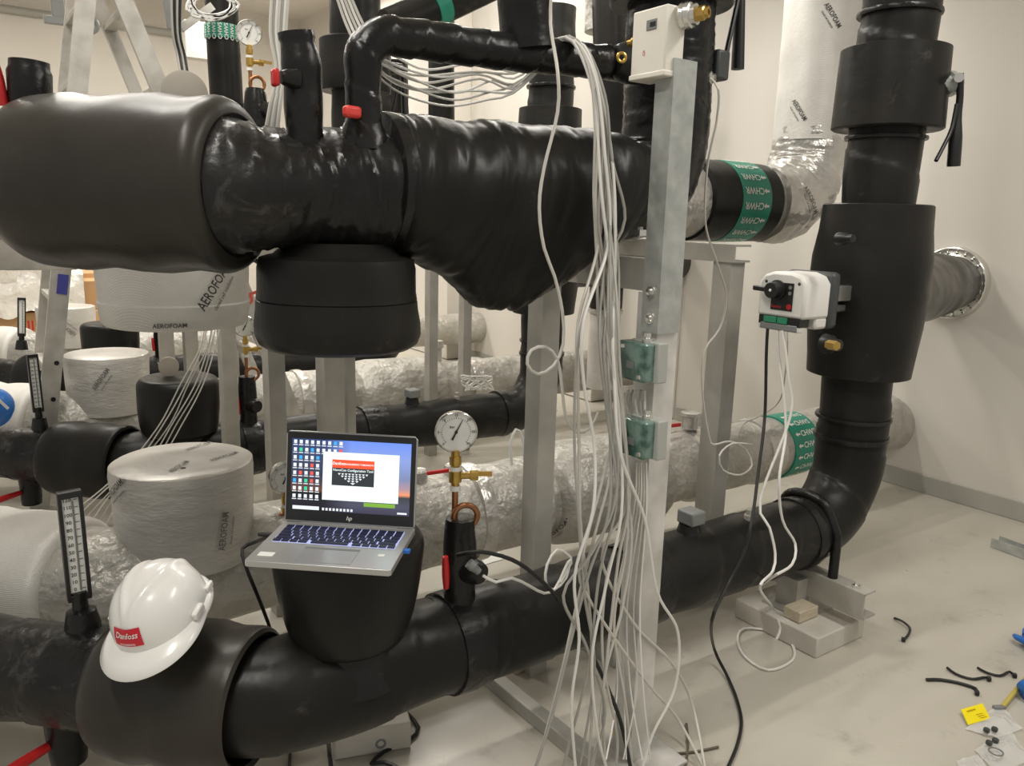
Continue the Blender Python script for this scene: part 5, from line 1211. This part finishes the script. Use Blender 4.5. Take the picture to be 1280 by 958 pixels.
def bag(label, pxs, h_=.012, seed=1):
    pts = [PZ(px, py, .003) for px, py in pxs]; c = sum(pts, V((0, 0, 0))) / len(pts)
    N = 9; vs = []; fs = []
    A, B, C_, D = pts
    for j in range(N + 1):
        for i in range(N + 1):
            u, v = i / N, j / N; p = (A * (1 - u) + B * u) * (1 - v) + (D * (1 - u) + C_ * u) * v
            e = math.sin(PI * u) * math.sin(PI * v)
            p.z = .002 + h_ * e + abs(noise.noise(V((p.x * 38 + seed, p.y * 38, 0)))) * .012; vs.append(p)
    for j in range(N):
        for i in range(N): a = j * (N + 1) + i; fs.append((a, a + 1, a + N + 2, a + N + 1))
    return solo('plastic_bag', label, 'bag', MB().add(vs, fs), CLEAR, 'small clear bags at the lower right', sharp=20)
bag('clear plastic bag lying just right of the yellow card', [(1206, 912), (1250, 880), (1278, 912), (1246, 924)], seed=1)
bag('clear plastic bag with a rubber ring, in the bottom right corner', [(1218, 938), (1262, 914), (1290, 950), (1245, 968)], seed=5)
bag('crumpled empty plastic bag at the bottom edge, left of the ringed bag', [(1196, 952), (1222, 944), (1250, 985), (1205, 985)], .006, seed=9)
for i, (px, py) in enumerate(((1233, 915), (1243, 914), (1236, 931), (1244, 928))):
    solo('small_bolt', ('dark hex nut left of the pair beneath the yellow card', 'square dark nut right of the pair beneath the yellow card', 'dark round nut inside the ringed bag, left', 'dark square nut inside the ringed bag, right')[i], 'nut', MB().lathe(PZ(px, py, .012), (0, 0, 1), [(0, .007), (.008, .007), (.009, .005)], 6), DARKP, 'nuts in the bags')
solo('rubber_ring', 'pale rubber ring lying on the clear bag in the corner', 'ring', MB().torus(PZ(1245, 940, .024), (0, 0, 1), .014, .0018, 24, 6), GREYP)
T = thing('brush', 'yellow stick brush lying near the right edge', 'brush', PZ(1258, 868, 0))
part(T, 'stick', MB().sweep([PZ(1253, 884, .008), PZ(1262, 873, .010), PZ(1274, 858, .016), PZ(1284, 846, .02)], .006, 8), mat('yellow_stick', (.55, .45, .10), .5))
part(T, 'ferrule', MB().box(PZ(1249, 885, .007), (.03, .012, .010), Matrix.Rotation(-.5, 3, 'Z')), GREYP, bevel=.002)
for px, py, lab in ((1296, 803, 'upper blue glove at the right edge'), (1293, 862, 'lower blue glove at the right edge beside the yellow stick')):
    c = PZ(px, py, .03); t = thing('blue_glove', lab, 'glove', (c.x, c.y, 0))
    gd = V((.75, -.45 if py > 830 else .35, 0)).normalized(); gs = V((-gd.y, gd.x, 0))
    b0 = V((c.x, c.y, .024)) - gd * .03
    part(t, 'palm', MB().sweep(smooth_path([b0, b0 + gd * .03 + V((0, 0, .006)), b0 + gd * .06, b0 + gd * .085 - V((0, 0, .004))], .006), lambda s, tt: .012 + .020 * math.sin(PI * min(1, .12 + .8 * s / tt)) ** .7, 20, .005, 26), BLUE, sharp=80)
    for k in range(4):
        f0 = b0 + gd * .072 + gs * (-.024 + .016 * k)
        part(t, 'finger', MB().sweep(smooth_path([f0, f0 + gd * .025 + V((0, 0, .004)), f0 + gd * (.045 + .008 * (k in (1, 2))) - V((0, 0, .010))], .005), lambda s, tt: .0095 - .003 * s / tt, 10), BLUE, sharp=80)
    f0 = b0 + gd * .03 + gs * .024
    part(t, 'thumb', MB().sweep(smooth_path([f0, f0 + gs * .02 + gd * .012, f0 + gs * .026 + gd * .034 - V((0, 0, .006))], .005), lambda s, tt: .010 - .003 * s / tt, 10), BLUE, sharp=80)
a = PZ(850, 912, .004)
for i, pts in enumerate(([(858, 905), (860, 930), (856, 965)], [(838, 943), (870, 940), (898, 934)])):
    solo('steel_wire', ('short rusty wire lying upright in view right of the post foot', 'short rusty wire lying crosswise right of the post foot')[i], 'wire', MB().sweep(smooth_path([PZ(x, y, .004) for x, y in pts]), .003, 6), mat('rusty_wire_%d' % i, (.12, .10, .07), .6))
for i, (px, py) in enumerate(((712, 942), (764, 926), (742, 955))):
    solo('cable_ferrule', ('leftmost tiny yellow ferrule on the floor by the post foot', 'tiny yellow ferrule highest up beside the post foot', 'tiny yellow ferrule between the other two at the post foot')[i], 'ferrule', MB().cyl(PZ(px, py, .006), PZ(px + 1, py - 12, .012), .004, 8), mat('yellow_ferrule_%d' % i, (.75, .62, .05), .5), 'yellow ferrules')
solo('paper_scrap', 'white paper scrap on the floor behind the gauge tap', 'paper', MB().quad(PZ(602, 700, .002), PZ(624, 690, .002), PZ(630, 699, .002), PZ(606, 706, .002)), PAPER)

# ------------------------------------------------------------------ to real size
seen = set()
for o in list(bpy.data.objects):
    if o.type == 'MESH' and o.data.name not in seen:
        seen.add(o.data.name); o.data.transform(Matrix.Scale(REAL, 4))
    for md in o.modifiers:
        if md.type == 'BEVEL': md.width *= REAL
    o.location = o.location * REAL
    if o.type == 'LIGHT': o.data.size *= REAL; o.data.size_y *= REAL; o.data.energy *= REAL * REAL
